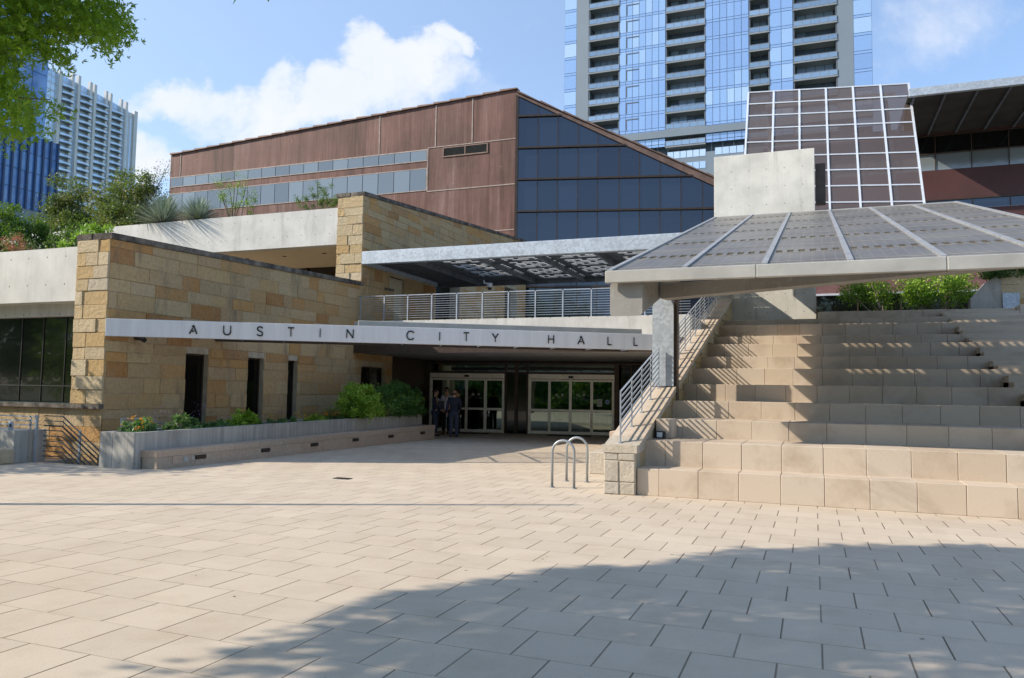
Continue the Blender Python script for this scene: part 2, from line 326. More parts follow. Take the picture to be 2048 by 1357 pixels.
def pave_f(T):
    x, y, _ = T.xyz(T.pos())[:3]; s = .537
    v = T.m('DIVIDE', T.m('SUBTRACT', y, 4.79), s); row = T.m('FLOOR', v); u = T.m('ADD', T.m('DIVIDE', T.m('SUBTRACT', x, -1.31), s), T.m('MULTIPLY', T.m('MODULO', T.m('ABSOLUTE', row), 2.), .5)); col_ = T.m('FLOOR', u)
    fu = T.m('SUBTRACT', .5, T.m('ABSOLUTE', T.m('SUBTRACT', T.m('FRACT', u), .5))); fv = T.m('SUBTRACT', .5, T.m('ABSOLUTE', T.m('SUBTRACT', T.m('FRACT', v), .5)))
    id_ = T.white(T.comb(col_, row, 0.)); id2 = T.white(T.comb(row, col_, 4.))
    wob = T.m('MULTIPLY', T.m('SUBTRACT', T.noise(T.pos(), 25, 3), .5), .006)
    ju = T.mapr(T.m('ADD', fu, wob), .007, .015, 1, 0); jv = T.mapr(T.m('ADD', fv, wob), .004, .010, 1, 0)
    p = T.pos(); n = T.noise(p, .35, 6, .6); c = T.mix(T.mapr(n, .35, .7), (.58, .495, .39), (.53, .445, .345))
    k = T.mapr(id_, 0, 1, .945, 1.04); c = T.vm('MULTIPLY', c, T.comb(k, k, k))
    c = T.mix(T.mapr(T.noise(p, 1.6, 8, .65), .48, .75, 0, .42), c, (.38, .29, .20)); c = T.mix(T.mapr(T.noise(p, .5, 9, .7, 1.5), .56, .70, 0, .30), c, (.36, .30, .23)); c = T.mix(T.m('MULTIPLY', T.m('LESS_THAN', T.vor(p, 3.1), .035), .35), c, (.25, .20, .15))
    c = T.mix(T.mapr(T.noise(p, 90, 3, .65), .54, .70, 0, .6), c, (.34, .28, .22)); c = T.mix(T.mapr(T.noise(p, 150, 2, .6), .60, .7, 0, .35), c, (.75, .70, .6))
    st = T.m('LESS_THAN', T.vor(p, 1.1), .022); c = T.mix(T.m('MULTIPLY', st, .6), c, (.12, .10, .08))
    c = T.mix(T.m('MULTIPLY', ju, T.mapr(id2, 0, 1, .6, 1.)), c, (.12, .085, .055)); c = T.mix(T.m('MULTIPLY', jv, T.mapr(T.noise(p, 1.3, 3), .35, .62, .15, .9)), c, (.20, .155, .085))
    h = T.m('SUBTRACT', T.m('MULTIPLY', T.noise(p, 130, 4, .7), .25), T.m('MAXIMUM', ju, T.m('MULTIPLY', jv, .6)))
    return pbr(T, c, .88, 0, .25, T.bump(h, .5, .012))
M_pave = mat('concrete_pavers', pave_f)
def leafm(name, stops, tr=.35, rough=.5):
    def f(T):
        c = T.ramp(T.rnd(), stops); d = pbr(T, c, rough, 0, .35); t = T.n('ShaderNodeBsdfTranslucent'); T.set(t.inputs[0], T.mix(.5, c, (.25, .42, .03)))
        mx = T.n('ShaderNodeMixShader'); mx.inputs[0].default_value = tr; T.L.new(d, mx.inputs[1]); T.L.new(t.outputs[0], mx.inputs[2]); return mx.outputs[0]
    return mat(name, f)
L_bright = leafm('bright_leaves', [(0, (.13, .26, .02)), (.5, (.24, .42, .04)), (1, (.40, .58, .09))])
L_oak = leafm('oak_leaves', [(0, (.09, .20, .012)), (.5, (.16, .31, .02)), (1, (.27, .42, .04))], .5)
L_deep = leafm('deep_green_leaves', [(0, (.025, .065, .012)), (.6, (.05, .11, .02)), (1, (.09, .17, .03))])
L_hedge = leafm('hedge_leaves', [(0, (.05, .13, .03)), (.6, (.09, .21, .045)), (1, (.18, .32, .07))])
L_olive = leafm('olive_leaves', [(0, (.05, .075, .025)), (.5, (.10, .13, .045)), (.85, (.16, .19, .06)), (1, (.30, .24, .07))])
L_silver = leafm('silver_blades', [(0, (.16, .20, .17)), (.6, (.32, .38, .34)), (1, (.50, .55, .50))], .15, .5)
L_dry = leafm('dry_grass', [(0, (.16, .15, .07)), (.5, (.28, .25, .13)), (1, (.40, .35, .2))], .3)
L_gcov = leafm('ground_cover_leaves', [(0, (.07, .14, .06)), (.6, (.12, .24, .09)), (1, (.22, .36, .12))])
L_orange = leafm('orange_petals', [(0, (.75, .22, .02)), (1, (.85, .38, .03))], .3)
L_yellow = leafm('yellow_petals', [(0, (.8, .42, .01)), (1, (.9, .6, .05))], .3)
L_pink = leafm('pink_petals', [(0, (.55, .10, .12)), (1, (.7, .22, .2))], .3)
L_purple = leafm('purple_petals', [(0, (.22, .08, .30)), (1, (.4, .2, .5))], .3)
M_bark = plain('bark', (.13, .105, .08), .95, 0, .35, 9)
M_pbark = plain('pale_bark', (.36, .30, .22), .9, 0, .3, 9)
# ---------------------------------------------------------------- masonry and foliage builders
def blocks(mb, u0, u1, z0, z1, ops=(), ch=(.34, .46), ln=(.55, 1.5), d=(.004, .022), top=None, g=.002, c=.006, rs=None):
    z = z0; first = True
    while z < z1-.02:
        h = random.uniform(*ch); zt = min(z+h, z1)
        if z1-zt < .12: zt = z1
        u = u0-(0 if first else random.uniform(0, .5)); first = False
        while u < u1-.01:
            l = random.uniform(*ln); a, b = max(u, u0), min(u+l, u1)
            if u1-b < .2: b = u1
            u = b
            if b-a < .03: continue
            segs = [(a, b)]
            for (oa, ob, oz0, oz1) in ops:
                if zt > oz0+.02 and z < oz1-.02:
                    ns = []
                    for (s0, s1) in segs:
                        if s1 <= oa or s0 >= ob: ns.append((s0, s1)); continue
                        if s0 < oa-.02: ns.append((s0, oa))
                        if s1 > ob+.02: ns.append((ob, s1))
                    segs = ns
            r = random.random() if rs is None else rs()
            for (s0, s1) in segs:
                zb = z
                for (oa, ob, oz0, oz1) in ops:
                    pass
                t0, t1 = (zt, zt) if top is None else (min(zt, top(s0)), min(zt, top(s1)))
                if max(t0, t1) < zb+.04: continue
                t0 = max(t0, zb+.01); t1 = max(t1, zb+.01); dd = random.uniform(*d)
                j = lambda: random.uniform(-.004, .008)
                o = [(s0+g, 0, zb+g), (s1-g, 0, zb+g), (s1-g, 0, t1-g), (s0+g, 0, t0-g)]
                i = [(s0+g+c, -dd-j(), zb+g+c), (s1-g-c, -dd-j(), zb+g+c), (s1-g-c, -dd-j(), t1-g-c), (s0+g+c, -dd-j(), t0-g-c)]
                mb.add(o+i, [(4,5,6,7), (0,1,5,4), (1,2,6,5), (2,3,7,6), (3,0,4,7)], r)
        z = zt
    return mb
def wallbody(mb, u0, u1, z0, z1, ops, th, top=None):
    us = sorted({u0, u1, *[o[0] for o in ops], *[o[1] for o in ops]})
    for a, b in zip(us, us[1:]):
        hit = [o for o in ops if o[0] <= a+1e-6 and o[1] >= b-1e-6]; rng_ = [(z0, z1)]
        for o in hit: rng_ = [q for (p, r) in rng_ for q in ((p, min(r, o[2])), (max(p, o[3]), r)) if q[1]-q[0] > .01]
        for (p, r) in rng_:
            if top and abs(r-z1) < 1e-6: mb.prism([(a, .001, p), (b, .001, p), (b, .001, top(b)), (a, .001, top(a))], mb_off(th))
            else: mb.box(a, b, .001, th, p, r)
    return mb
def mb_off(th): return (0, th, 0)
# prism offset must be rotated too when a frame is used
_old = MB.prism
def _pr(s, pts, off, r=None):
    off = Vector(off); n = len(pts); vs = [Vector(p) for p in pts] + [Vector(p)+off for p in pts]
    return s.add(vs, [tuple(range(n))[::-1], tuple(range(n, 2*n))] + [(i, (i+1) % n, n+(i+1) % n, n+i) for i in range(n)], r)
MB.prism = _pr
def fastmesh(name, V, Fq, rn, m):
    me = bpy.data.meshes.new(name); n = len(V); k = len(Fq); w = Fq.shape[1]
    me.vertices.add(n); me.vertices.foreach_set('co', V.astype(np.float32).ravel()); me.loops.add(k*w); me.loops.foreach_set('vertex_index', Fq.astype(np.int32).ravel())
    me.polygons.add(k); me.polygons.foreach_set('loop_start', np.arange(0, k*w, w, dtype=np.int32)); me.update(calc_edges=True)
    at = me.attributes.new('rnd', 'FLOAT', 'FACE'); at.data.foreach_set('value', rn.astype(np.float32)); me.materials.append(m); me.validate(); return me
def leafmesh(name, C, size, m, asp=.5, up=.25, rn=None, lobes=1, axis=None, jit=.35):
    C = np.asarray(C, float); N = len(C)
    A = rng.normal(size=(N, 3)) if axis is None else np.asarray(axis, float) + rng.normal(size=(N, 3))*jit
    A[:, 2] += up; A /= np.linalg.norm(A, axis=1)[:, None]; B = rng.normal(size=(N, 3)); Sd = np.cross(A, B); Sd /= np.linalg.norm(Sd, axis=1)[:, None]
    Nn = np.cross(Sd, A); sz = size*rng.uniform(.6, 1.3, N)[:, None]; Vs = []; rn = rng.random(N) if rn is None else np.clip(rn+rng.normal(size=N)*.12, 0, 1)
    for l in range(lobes):
        ang = 0 if lobes == 1 else (l-(lobes-1)/2)*.85
        Al = A*math.cos(ang)+Sd*math.sin(ang); Sl = Sd*math.cos(ang)-A*math.sin(ang); sl = sz*(1 if l == (lobes-1)//2 else .72)
        V = np.stack([C, C+Al*sl*.45+Sl*sl*asp*.5+Nn*sl*.07, C+Al*sl, C+Al*sl*.45-Sl*sl*asp*.5+Nn*sl*.07], 1).reshape(-1, 3); Vs.append(V)
    V = np.concatenate(Vs); Fq = np.arange(len(V)).reshape(-1, 4); return fastmesh(name, V, Fq, np.tile(rn, lobes), m)
def clumps(base, rx, ry, h, nc, n, cr, z0=.15, shell=.55, flat=0.):
    """clump centres through an ellipsoid standing on base; leaves scattered round them"""
    P = rng.normal(size=(nc, 3)); P /= np.linalg.norm(P, axis=1)[:, None]; P *= (shell+(1-shell)*rng.random(nc))[:, None]
    P[:, 2] = np.abs(P[:, 2])*(1-z0) * (1-2*(rng.random(nc) < .25)*.4) + z0
    cc = np.stack([P[:, 0]*rx, P[:, 1]*ry, P[:, 2]*h], 1) + np.array(base)
    k = rng.integers(0, nc, n); rr = cr*(rng.uniform(.6, 1.4, nc))[k]
    D = rng.normal(size=(n, 3)); D /= np.linalg.norm(D, axis=1)[:, None]; L_ = cc[k] + D*(rng.random(n)**.5*rr)[:, None]*np.array([1, 1, .8])
    L_[:, 2] = np.maximum(L_[:, 2], base[2]+.02); return cc, L_, rng.random(nc)[k]
def limbs(mb, root, cc, r0, k=10, lean=.2):
    root = Vector(root)
    idx = list(range(len(cc))); random.shuffle(idx)
    for i in idx[:k]:
        e = Vector(cc[i]); mid = root.lerp(e, .45) + Vector((random.uniform(-1, 1), random.uniform(-1, 1), random.uniform(0, .6)))*lean*(e-root).length*.4
        mb.tube([root, root.lerp(mid, .5)+Vector((random.uniform(-.03, .03), random.uniform(-.03, .03), 0)), mid, mid.lerp(e, .6), e], [r0, r0*.8, r0*.6, r0*.35, r0*.12], 5)
    return mb
def bush(name, label, cat, base, rx, ry, h, m, n, leaf, nc=40, cr=None, bark=None, group=None, asp=.5, kind='shrub', **k):
    t = thing(name, label, cat, base, group); cr = cr or .28*min(rx, ry, h)
    cc, L_, rn = clumps(base, rx, ry, h, nc, n, cr, **k); b = Vector(base)
    part(t, 'stem', limbs(MB(), b, cc, .025*max(h, .5), min(nc, 12)), bark or M_bark)
    me = leafmesh('foliage', L_-np.array(base), leaf, m, asp, rn=rn); part(t, 'foliage', me, m)
    t['_cc'] = 0; return t, cc
def blades(base, r, h, n, w, m, arch=.5, seg=4, up=.9, z0=0.):
    """arching blades radiating from base"""
    V = []; Fs = []; rn = []
    for i in range(n):
        a = random.uniform(0, 2*math.pi); el = random.uniform(.15, 1.5) if arch < .3 else random.uniform(.7, 1.5); L_ = random.uniform(.7, 1.05)
        dx, dy = math.cos(a), math.sin(a); o = len(V); sx, sy = -dy, dx
        for s_ in range(seg+1):
            t = s_/seg; hr = math.cos(el)*t + arch*t*t*.6; hz = math.sin(el)*t - arch*t*t*.55; ww = w*(1-t)*.5+.001
            x, y, z = base[0]+dx*hr*r*L_, base[1]+dy*hr*r*L_, base[2]+z0+hz*h*L_
            V += [(x-sx*ww, y-sy*ww, z), (x+sx*ww, y+sy*ww, z)]
        for s_ in range(seg): Fs.append((o+2*s_, o+2*s_+1, o+2*s_+3, o+2*s_+2)); rn.append(random.random())
    return fastmesh('blades', np.array(V)-np.array(base), np.array(Fs), np.array(rn), m)

# ================================================================ GROUND
PIT = (-15.85, -13.9, 12.25, 22.0)
g = MB(); E = 60
g.poly([(-E, -8, 0), (E, -8, 0), (E, PIT[2], 0), (-E, PIT[2], 0)]); g.poly([(-E, PIT[2], 0), (PIT[0], PIT[2], 0), (PIT[0], PIT[3], 0), (-E, PIT[3], 0)])
g.poly([(PIT[1], PIT[2], 0), (E, PIT[2], 0), (E, PIT[3], 0), (PIT[1], PIT[3], 0)]); g.poly([(-E, PIT[3], 0), (E, PIT[3], 0), (E, E, 0), (-E, E, 0)])
struct('plaza_paving', g, M_pave)
M_asph = plain('asphalt', (.07, .07, .072), .9, 0, .2, 1); M_grass = plain('grass_ground', (.06, .09, .03), .95, 0, .3, .5)
g = MB(); E2 = 1500
for r4 in ((-E2, E2, -E2, -8), (-E2, E2, E, E2), (-E2, -E, -8, E), (E, E2, -8, E)): g.poly([(r4[0], r4[2], -.02), (r4[1], r4[2], -.02), (r4[1], r4[3], -.02), (r4[0], r4[3], -.02)])
struct('ground', g, M_grass)
g = MB(); g.box(PIT[0]-.25, PIT[0], PIT[2], 13.0, -2.6, -.005); g.box(PIT[0]-.25, PIT[1], PIT[2]-.25, PIT[2], -2.6, -.005); g.box(PIT[1], PIT[1]+.2, PIT[2], PIT[3], -2.6, -.005); g.box(-16, PIT[1]+.2, PIT[2], PIT[3], -2.7, -2.6)
struct('stairwell_pit', g, M_concD)
g = MB()
for i in range(9): g.box(PIT[0]+.01+i*.22, PIT[1]-.01, PIT[2]+.02, 13.0, -2.6, -.15-.17*i)
solo('sunken_staircase', 'concrete steps going down in the pit behind the dark sloping rails', 'stairs', g, M_concD)
g = MB(); ct = on(2, .0, 685, 958); g.bbox(ct.x-.17, ct.x+.17, ct.y-.09, ct.y+.09, .001, .012, .004)
for i in range(7): g.box(ct.x-.15+i*.045, ct.x-.13+i*.045, ct.y-.07, ct.y+.07, .012, .016)
solo('drain_grate', 'small dark drain grate set in the middle of the paving', 'drain', g, M_blackm)

# ================================================================ STONE WING (lower)
capA = lambda u: 5.06 + (u)*(.36/11.3)                     # wall coping rises slightly, u from the corner
FA = frame((-15, 13.04), (-15, 26))
wing = thing('stone_wing', 'long yellow ashlar stone wing with slot windows behind the planter', 'building', (-15, 13.04, 0))
def qa(px): return on(0, -15, px, 735).y - 13.04
opsA = [(2.43, 3.22, .35, 2.56), (4.77, 5.46, .35, 2.56), (6.58, 7.05, .35, 2.56), (10.69, 12.35, .0, 2.53)]
mb = MB(FA); blocks(mb, 0, 12.86, -2.6, 5.4, opsA, top=capA, ch=(.22, .42), ln=(.4, 1.35)); part(wing, 'wall', mb, M_stone)
mb = MB(FA); wallbody(mb, 0, 12.86, -2.6, 5.4, opsA, .55, capA); part(wing, 'wall_core', mb, M_mortar)
mb = MB(FA); mb.prism([(-.03, -.05, capA(0)), (10.65, -.05, capA(10.65)), (10.65, -.05, capA(10.65)+.14), (-.03, -.05, capA(0)+.14)], (0, .6, 0))
mb.prism([(10.66, -.01, capA(10.65)), (12.86, -.01, capA(12.86)), (12.86, -.01, capA(12.86)+.1), (10.66, -.01, capA(10.65)+.1)], (0, .5, 0))
mb.M = None; mb.box(-16.03, -15.56, 12.99, 13.6, capA(0)+.001, capA(0)+.139); mb.box(-24, -14.96, 12.90, 13.03, 1.17, 1.27); part(wing, 'coping', mb, M_cap)
for o in opsA:                                             # window glass with thin frames and a reveal
    mb = MB(FA); mb.box(o[0], o[0]+.04, .14, .2, o[2], o[3]); mb.box(o[1]-.04, o[1], .14, .2, o[2], o[3]); mb.box(o[0]+.04, o[1]-.04, .14, .2, o[3]-.04, o[3]); mb.box(o[0]+.04, o[1]-.04, .14, .2, o[2], o[2]+.04)
    if o[1]-o[0] > 1.2: mb.box((o[0]+o[1])/2-.02, (o[0]+o[1])/2+.02, .14, .2, o[2]+.04, o[3]-.04)
    w = part(wing, 'window', mb, M_bronze)
    mb = MB(FA); mb.box(o[0]+.03, o[1]-.03, .165, .175, o[2]+.03, o[3]-.03); part(w, 'pane', mb, M_gwin)
# sunlit pier front and the base wall to its left
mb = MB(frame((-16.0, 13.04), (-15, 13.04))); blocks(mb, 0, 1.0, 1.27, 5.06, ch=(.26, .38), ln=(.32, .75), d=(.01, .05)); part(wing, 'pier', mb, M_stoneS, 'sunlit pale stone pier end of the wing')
mb = MB(); mb.box(-16, -15.56, 13.041, 13.6, -2.6, 5.06); mb.box(-24, -16, 13.041, 13.5, -2.6, 1.17); part(wing, 'pier_core', mb, M_mortar)
mb = MB(frame((-24, 13.02), (-15, 13.02))); blocks(mb, 0, 9.02, .75, 1.17, ch=(.4, .44), ln=(.5, 1.3)); blocks(mb, 0, 9.02, .12, .75, ch=(.3, .34), ln=(.6, 1.3)); blocks(mb, 0, 9.02, -2.6, .12, ch=(.2, .4), ln=(.4, 1.2), d=(.02, .12)); part(wing, 'base_wall', mb, M_stone)
mb = MB(); mb.box(-26, -16.01, 13.06, 13.46, 3.66, 4.94); part(wing, 'concrete_band', mb, M_conc)
mb = MB(); mb.box(-26, -16.01, 13.46, 13.8, 3.36, 3.62); mb.box(-26, -16.01, 13.46, 14.2, 3.62, 3.68); part(wing, 'lintel', mb, M_concB)
mb = MB(); mb.box(-26, -16.01, 13.66, 13.68, 1.27, 3.36); part(wing, 'glazing', mb, M_gdark)
mb = MB()
for px in (42, 85, 130): q = on(1, 13.64, px, 700); mb.box(q.x-.009, q.x+.009, 13.64, 13.66, 1.27, 3.36)
mb.box(-26, -16.01, 13.64, 13.658, 1.66, 1.685); part(wing, 'mullion', mb, M_black)
mb = MB(); mb.box(-26, -15.56, 13.8, 23.6, 4.6, 4.86); part(wing, 'roof_slab', mb, M_soil)
# ================================================================ STONE WING (upper)
capB = lambda u: 8.66 + u*(1.15/13.6)
FB = frame((-15, 23.6), (-15, 40.4)); uw = thing('upper_stone_wing', 'upper stone wing with square pier and sloping dark coping above the terrace', 'building', (-15, 23.6, 4.1))
def ub(px): return on(0, -15, px, 600).y-23.6
dA, dB = ub(778), ub(808); oA, oB = ub(871), ub(919); pA, pB = ub(1009), ub(1033)
opsB = [(dA, dB, 4.1, 6.05), (oA, oB, 4.1, 6.6), (pA, pB, 4.1, 7.2)]
mb = MB(FB); blocks(mb, 0, 16.8, 4.1, 10.2, opsB, top=capB, ch=(.24, .42), ln=(.45, 1.3)); part(uw, 'wall', mb, M_stone)
mb = MB(FB); wallbody(mb, 0, 16.8, 3.4, 10.2, opsB, .55, capB); part(uw, 'wall_core', mb, M_mortar)
mb = MB(FB); mb.prism([(-.03, -.05, capB(0)), (16.8, -.05, capB(16.8)), (16.8, -.05, capB(16.8)+.14), (-.03, -.05, capB(0)+.14)], (0, .6, 0)); mb.M = None; mb.box(-16.13, -15.56, 23.55, 24.2, capB(0)+.001, capB(0)+.139); part(uw, 'coping', mb, M_cap)
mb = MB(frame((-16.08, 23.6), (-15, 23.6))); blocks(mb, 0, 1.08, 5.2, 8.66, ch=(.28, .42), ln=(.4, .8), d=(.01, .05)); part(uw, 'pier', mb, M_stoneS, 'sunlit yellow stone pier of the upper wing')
mb = MB(); mb.box(-16.08, -15.56, 23.601, 24.2, 4.86, 8.66); mb.box(-16.079, -15.999, 24.2, 29, 4.86, 6.9); part(uw, 'pier_core', mb, M_mortar)
mb = MB(); mb.box(-48, -16.1, 23.62, 24.0, 6.95, 8.3); part(uw, 'concrete_band', mb, M_conc)
mb = MB(); mb.box(-32, -16.1, 24.0, 30, 7.0, 7.1); part(uw, 'soffit', mb, M_cream)
for px, py in ((494, 518), (569, 513), (648, 507)):
    c = on(2, 7.0, px, py); mb = MB(); mb.tube([(c.x, c.y, 6.99), (c.x, c.y, 7.02)], .09, 10); part(uw, 'downlight', mb, M_blackm)
mb = MB(); mb.box(-32, -16.1, 28.2, 28.22, 4.86, 7.0); part(uw, 'glazing', mb, M_gdark)
mb = MB()
for i in range(9): mb.box(-17.3-i*1.7, -17.24-i*1.7, 28.1, 28.19, 4.86, 7.0)
mb.box(-32, -16.1, 28.1, 28.18, 6.1, 6.16); part(uw, 'mullion', mb, M_bronze)
mb = MB(); mb.box(-48, -16.1, 24.0, 40.5, 7.6, 8.05); mb.box(-16.1, -15.56, 24.2, 40.5, 7.6, 8.05); part(uw, 'roof_slab', mb, M_soil)
dr = MB(FB); dr.bbox(dA+.05, dB-.05, .08, .13, 4.12, 6.0, .01); do = part(uw, 'door', dr, M_creamdoor)
mb = MB(FB); mb.box(dB-.22, dB-.12, .03, .08, 5.0, 5.06); part(do, 'handle', mb, M_rail)
mb = MB(FB); mb.box(oA, oB, .5, .52, 4.1, 6.6); part(uw, 'recess', mb, M_gdark); mb = MB(FB); mb.box(pA, pB, .5, .52, 4.1, 7.2); part(uw, 'recess', mb, M_gdark)
# ================================================================ COPPER HALL
C0 = Vector((-15.88, 41, 0)); cop = thing('copper_clad_hall', 'brown copper clad hall with ribbon windows and a dark blue glass gable', 'building', (-15.88, 41, 4))
FC = frame((-41.9, 41), (-15.88, 41)); U = 26.02; zt = lambda u: 17.9+(19.28-17.9)*u/U
def cu_(px, py): w = on(1, 41, px, py); return w.x+41.9, w.z
mb = MB(FC); wallbody(mb, 0, U, 6, 19.3, [], .4, zt); part(cop, 'wall', mb, M_copper)
b1a, b1b = 15.62, 16.21; b2a, b2b = 13.78, 15.12; ue = cu_(853, 340)[0]
for nm, za, zb in (('upper', 15.62, 16.24), ('lower', 13.8, 15.1)):
    mb = MB(FC); mb.box(.08, ue, -.03, .0, za-.05, za); mb.box(.08, ue, -.03, .0, zb, zb+.05); mb.box(ue, ue+.06, -.03, 0, za-.05, zb+.05)
    w = part(cop, 'ribbon_window', mb, M_seam)
    mb = MB(FC); n = 18
    for i in range(n):
        a = .1+(ue-.1)*i/n; mb.box(a+.02, .1+(ue-.1)*(i+1)/n-.02, -.02, -.005, za, zb, random.random())
    part(w, 'pane', mb, M_gband)
mb = MB(FC)
for px in (365, 760, 872, 945): u = cu_(px, 250)[0]; mb.box(u-.03, u+.03, -.025, 0, 16.32, zt(u)-.05)
mb.box(0, ue, -.012, 0, 16.26, 16.31); mb.box(ue+.06, U, -.025, 0, 16.34, 16.39); mb.box(ue+.06, U, -.025, 0, 13.66, 13.72); mb.box(ue+.1, U, -.02, 0, 11.0, 11.05); mb.box(ue+.06, ue+.11, -.02, 0, 13.7, 16.34)
part(cop, 'seam_batten', mb, M_seam)
mb = MB(FC); la, lb = cu_(888, 303)[0], cu_(974, 300)[0]; mb.box(la-.07, lb+.07, -.05, 0, 15.68, 15.75); mb.box(la-.07, lb+.07, -.05, 0, 16.22, 16.29); mb.box(la-.07, la, -.05, 0, 15.75, 16.22); mb.box(lb, lb+.07, -.05, 0, 15.75, 16.22); mb.box((la+lb)/2-.03, (la+lb)/2+.03, -.05, 0, 15.75, 16.22)
lv = part(cop, 'vent_louvre', mb, M_copperT)
mb = MB(FC); mb.box(la, lb, -.01, -.002, 15.75, 16.22)
for i in range(7): mb.prism([(la, -.01, 15.77+i*.065), (lb, -.01, 15.77+i*.065), (lb, -.045, 15.75+i*.065), (la, -.045, 15.75+i*.065)], (0, 0, .012))
part(lv, 'slat', mb, M_dark)
mb = MB(FC); k = 24
for i in range(k):
    a, b = U*i/k, U*(i+1)/k; mb.prism([(a, -.12, zt(a)+.02), (b, -.12, zt(b)), (b, -.12, zt(b)+.06), (a, -.12, zt(a)+.14)], (0, .5, 0))
part(cop, 'roof_edge', mb, M_copperT)
# glass gable
Gd = Vector((.972, .232, 0)); Gn = Vector((.232, -.972, 0)); GP = Vector((-15.86, 41, 0)); FG = frame(GP, GP+Gd)
def gl(px, py): w = onp(GP, Gn, px, py); return (w-GP).dot(Gd), w.z
e0 = gl(1037, 192); e1 = gl(1428, 372); slope = (e1[1]-e0[1])/(e1[0]-e0[0]); ztg = lambda u: e0[1]+slope*(u-e0[0]); UG = 24.; 
vs_ = [0.0] + [gl(x, 424)[0] for x in (1074, 1114, 1155, 1195, 1238, 1279, 1320, 1362, 1405)]
while vs_[-1] < UG-2: vs_.append(vs_[-1]+1.85)
zs_ = [4.1, 7.7, 9.4] + [gl(1036, y)[1] for y in (424, 360, 297, 234)] + [25]
pan = MB(FG); mul = MB(FG)
for i in range(len(vs_)-1):
    for j in range(len(zs_)-1):
        a, b, c, d = vs_[i]+.02, vs_[i+1]-.02, zs_[j]+.04, zs_[j+1]-.04; ta, tb = ztg(a)-.02, ztg(b)-.02
        if ta < c+.05: continue
        pts = [(a, 0, c)]
        if tb > c: pts += [(b, 0, c), (b, 0, min(d, tb))]
        else: pts += [(a+(ta-c)/-slope, 0, c)]
        if tb < d < ta: pts.append((a+(ta-d)/-slope, 0, d))
        pts.append((a, 0, min(d, ta))); 
        if len(pts) > 2: pan.poly(pts, random.random())
gw = part(cop, 'glass_wall', pan, M_gblue)
for z in zs_[1:-1]:
    uend = min(UG, (z-e0[1])/slope+e0[0]) if z > ztg(UG) else UG
    mul.box(0, uend, -.14, .02, z-.05, z+.05)
for v in vs_[1:]: mul.box(v-.025, v+.025, -.03, .015, 4.1, max(4.2, ztg(v)))
mul.box(-.09, .07, -.10, .05, 4.1, e0[1]+.05); part(gw, 'mullion', mul, M_bronze)
mb = MB(FG); hh = .75
mb.prism([(-.1, -.12, ztg(0)), (UG, -.12, ztg(UG)), (UG, -.12, ztg(UG)+hh), (-.1, -.12, ztg(0)+.12)], (0, 1.0, 0)); part(cop, 'gable_trim', mb, M_copperT)
mb = MB(FG)
for i in range(18):
    a, b = UG*i/18, UG*(i+1)/18; za = ztg(a)+.12+(hh-.12)*a/UG; zb = ztg(b)+.12+(hh-.12)*b/UG; mb.prism([(a, -.2, za+.005), (b, -.2, zb+.005), (b, -.2, zb+.05), (a, -.2, za+.12)], (0, 1.1, 0))
part(cop, 'gable_roof_edge', mb, M_copperT)
mb = MB(FG); mb.box(.1, UG, .4, .5, 4.1, ztg(UG)-.5); part(cop, 'inner_wall', mb, M_dark)
# ================================================================ BALCONY
bal = thing('terrace_slab', 'concrete terrace slab carrying the wire railing above the entrance', 'terrace', (-9, 23.2, 3.4))
mb = MB(); mb.box(-14.99, -3.36, 23.2, 23.5, 3.4, 4.08); part(bal, 'edge_beam', mb, M_conc)
mb = MB(); mb.box(-14.99, -3.36, 23.5, 41.2, 3.5, 4.07); mb.box(-3.36, 6, 30.0, 44, 3.5, 4.5); part(bal, 'slab', mb, M_concB)
rl = thing('terrace_railing', 'long horizontal bar steel railing along the terrace edge', 'railing', (-9, 23.3, 4.08))
mb = MB()
for i in range(10): mb.box(-14.9, -3.4, 23.29, 23.302, 4.17+i*.078, 4.181+i*.078)
mb.box(-14.9, -3.4, 23.27, 23.32, 4.94, 4.97); part(rl, 'bar', mb, M_rail)
for px in (722, 769, 816, 864, 914, 965, 1017, 1071, 1126, 1183, 1240, 1290): 
    p = on(1, 23.3, px, 610).x; mb = MB(); mb.box(p-.02, p+.02, 23.27, 23.285, 4.08, 4.97); part(rl, 'post', mb, M_rail)
mb = MB(); p = on(1, 24.1, 760, 615).x; mb.prism([(p, 24.05, 4.09), (p+1.05, 24.05, 4.09), (p+1.05, 24.05, 4.85), (p+.8, 24.05, 4.93), (p+.3, 24.05, 4.9), (p+.1, 24.05, 4.7)], (0, .03, 0))
# ================================================================ UPPER CANOPY
uc = thing('terrace_canopy', 'galvanised flat canopy with chequered skylight strips over the terrace', 'canopy', (-9, 23.6, 6.1))
mb = MB(); mb.bbox(-14.97, -3.05, 23.5, 23.68, 6.14, 6.61, .02); mb.bbox(-15.0, -14.9, 23.68, 29.4, 6.14, 6.5, .01); part(uc, 'edge_beam', mb, M_galv)
c0, c1 = on(2, 6.2, 905, 568).x, -2.2; yb0, yb1 = 29.5, 29.5
for k_, (xa, xb) in enumerate(((857, 792), (1000, 1062), (1113, 1170), (1233, 1293), (1350, 1400))[:0]): pass
raf = [-12.95, -10.55, -8.45, -6.45, -4.45]
for p in raf:
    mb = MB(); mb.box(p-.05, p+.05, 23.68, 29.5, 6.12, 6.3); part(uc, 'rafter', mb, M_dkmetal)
deck, sky_ = MB(), {}
nx, ny = 74, 22; X0, X1, Y0, Y1 = -14.88, -3.1, 23.70, 29.5
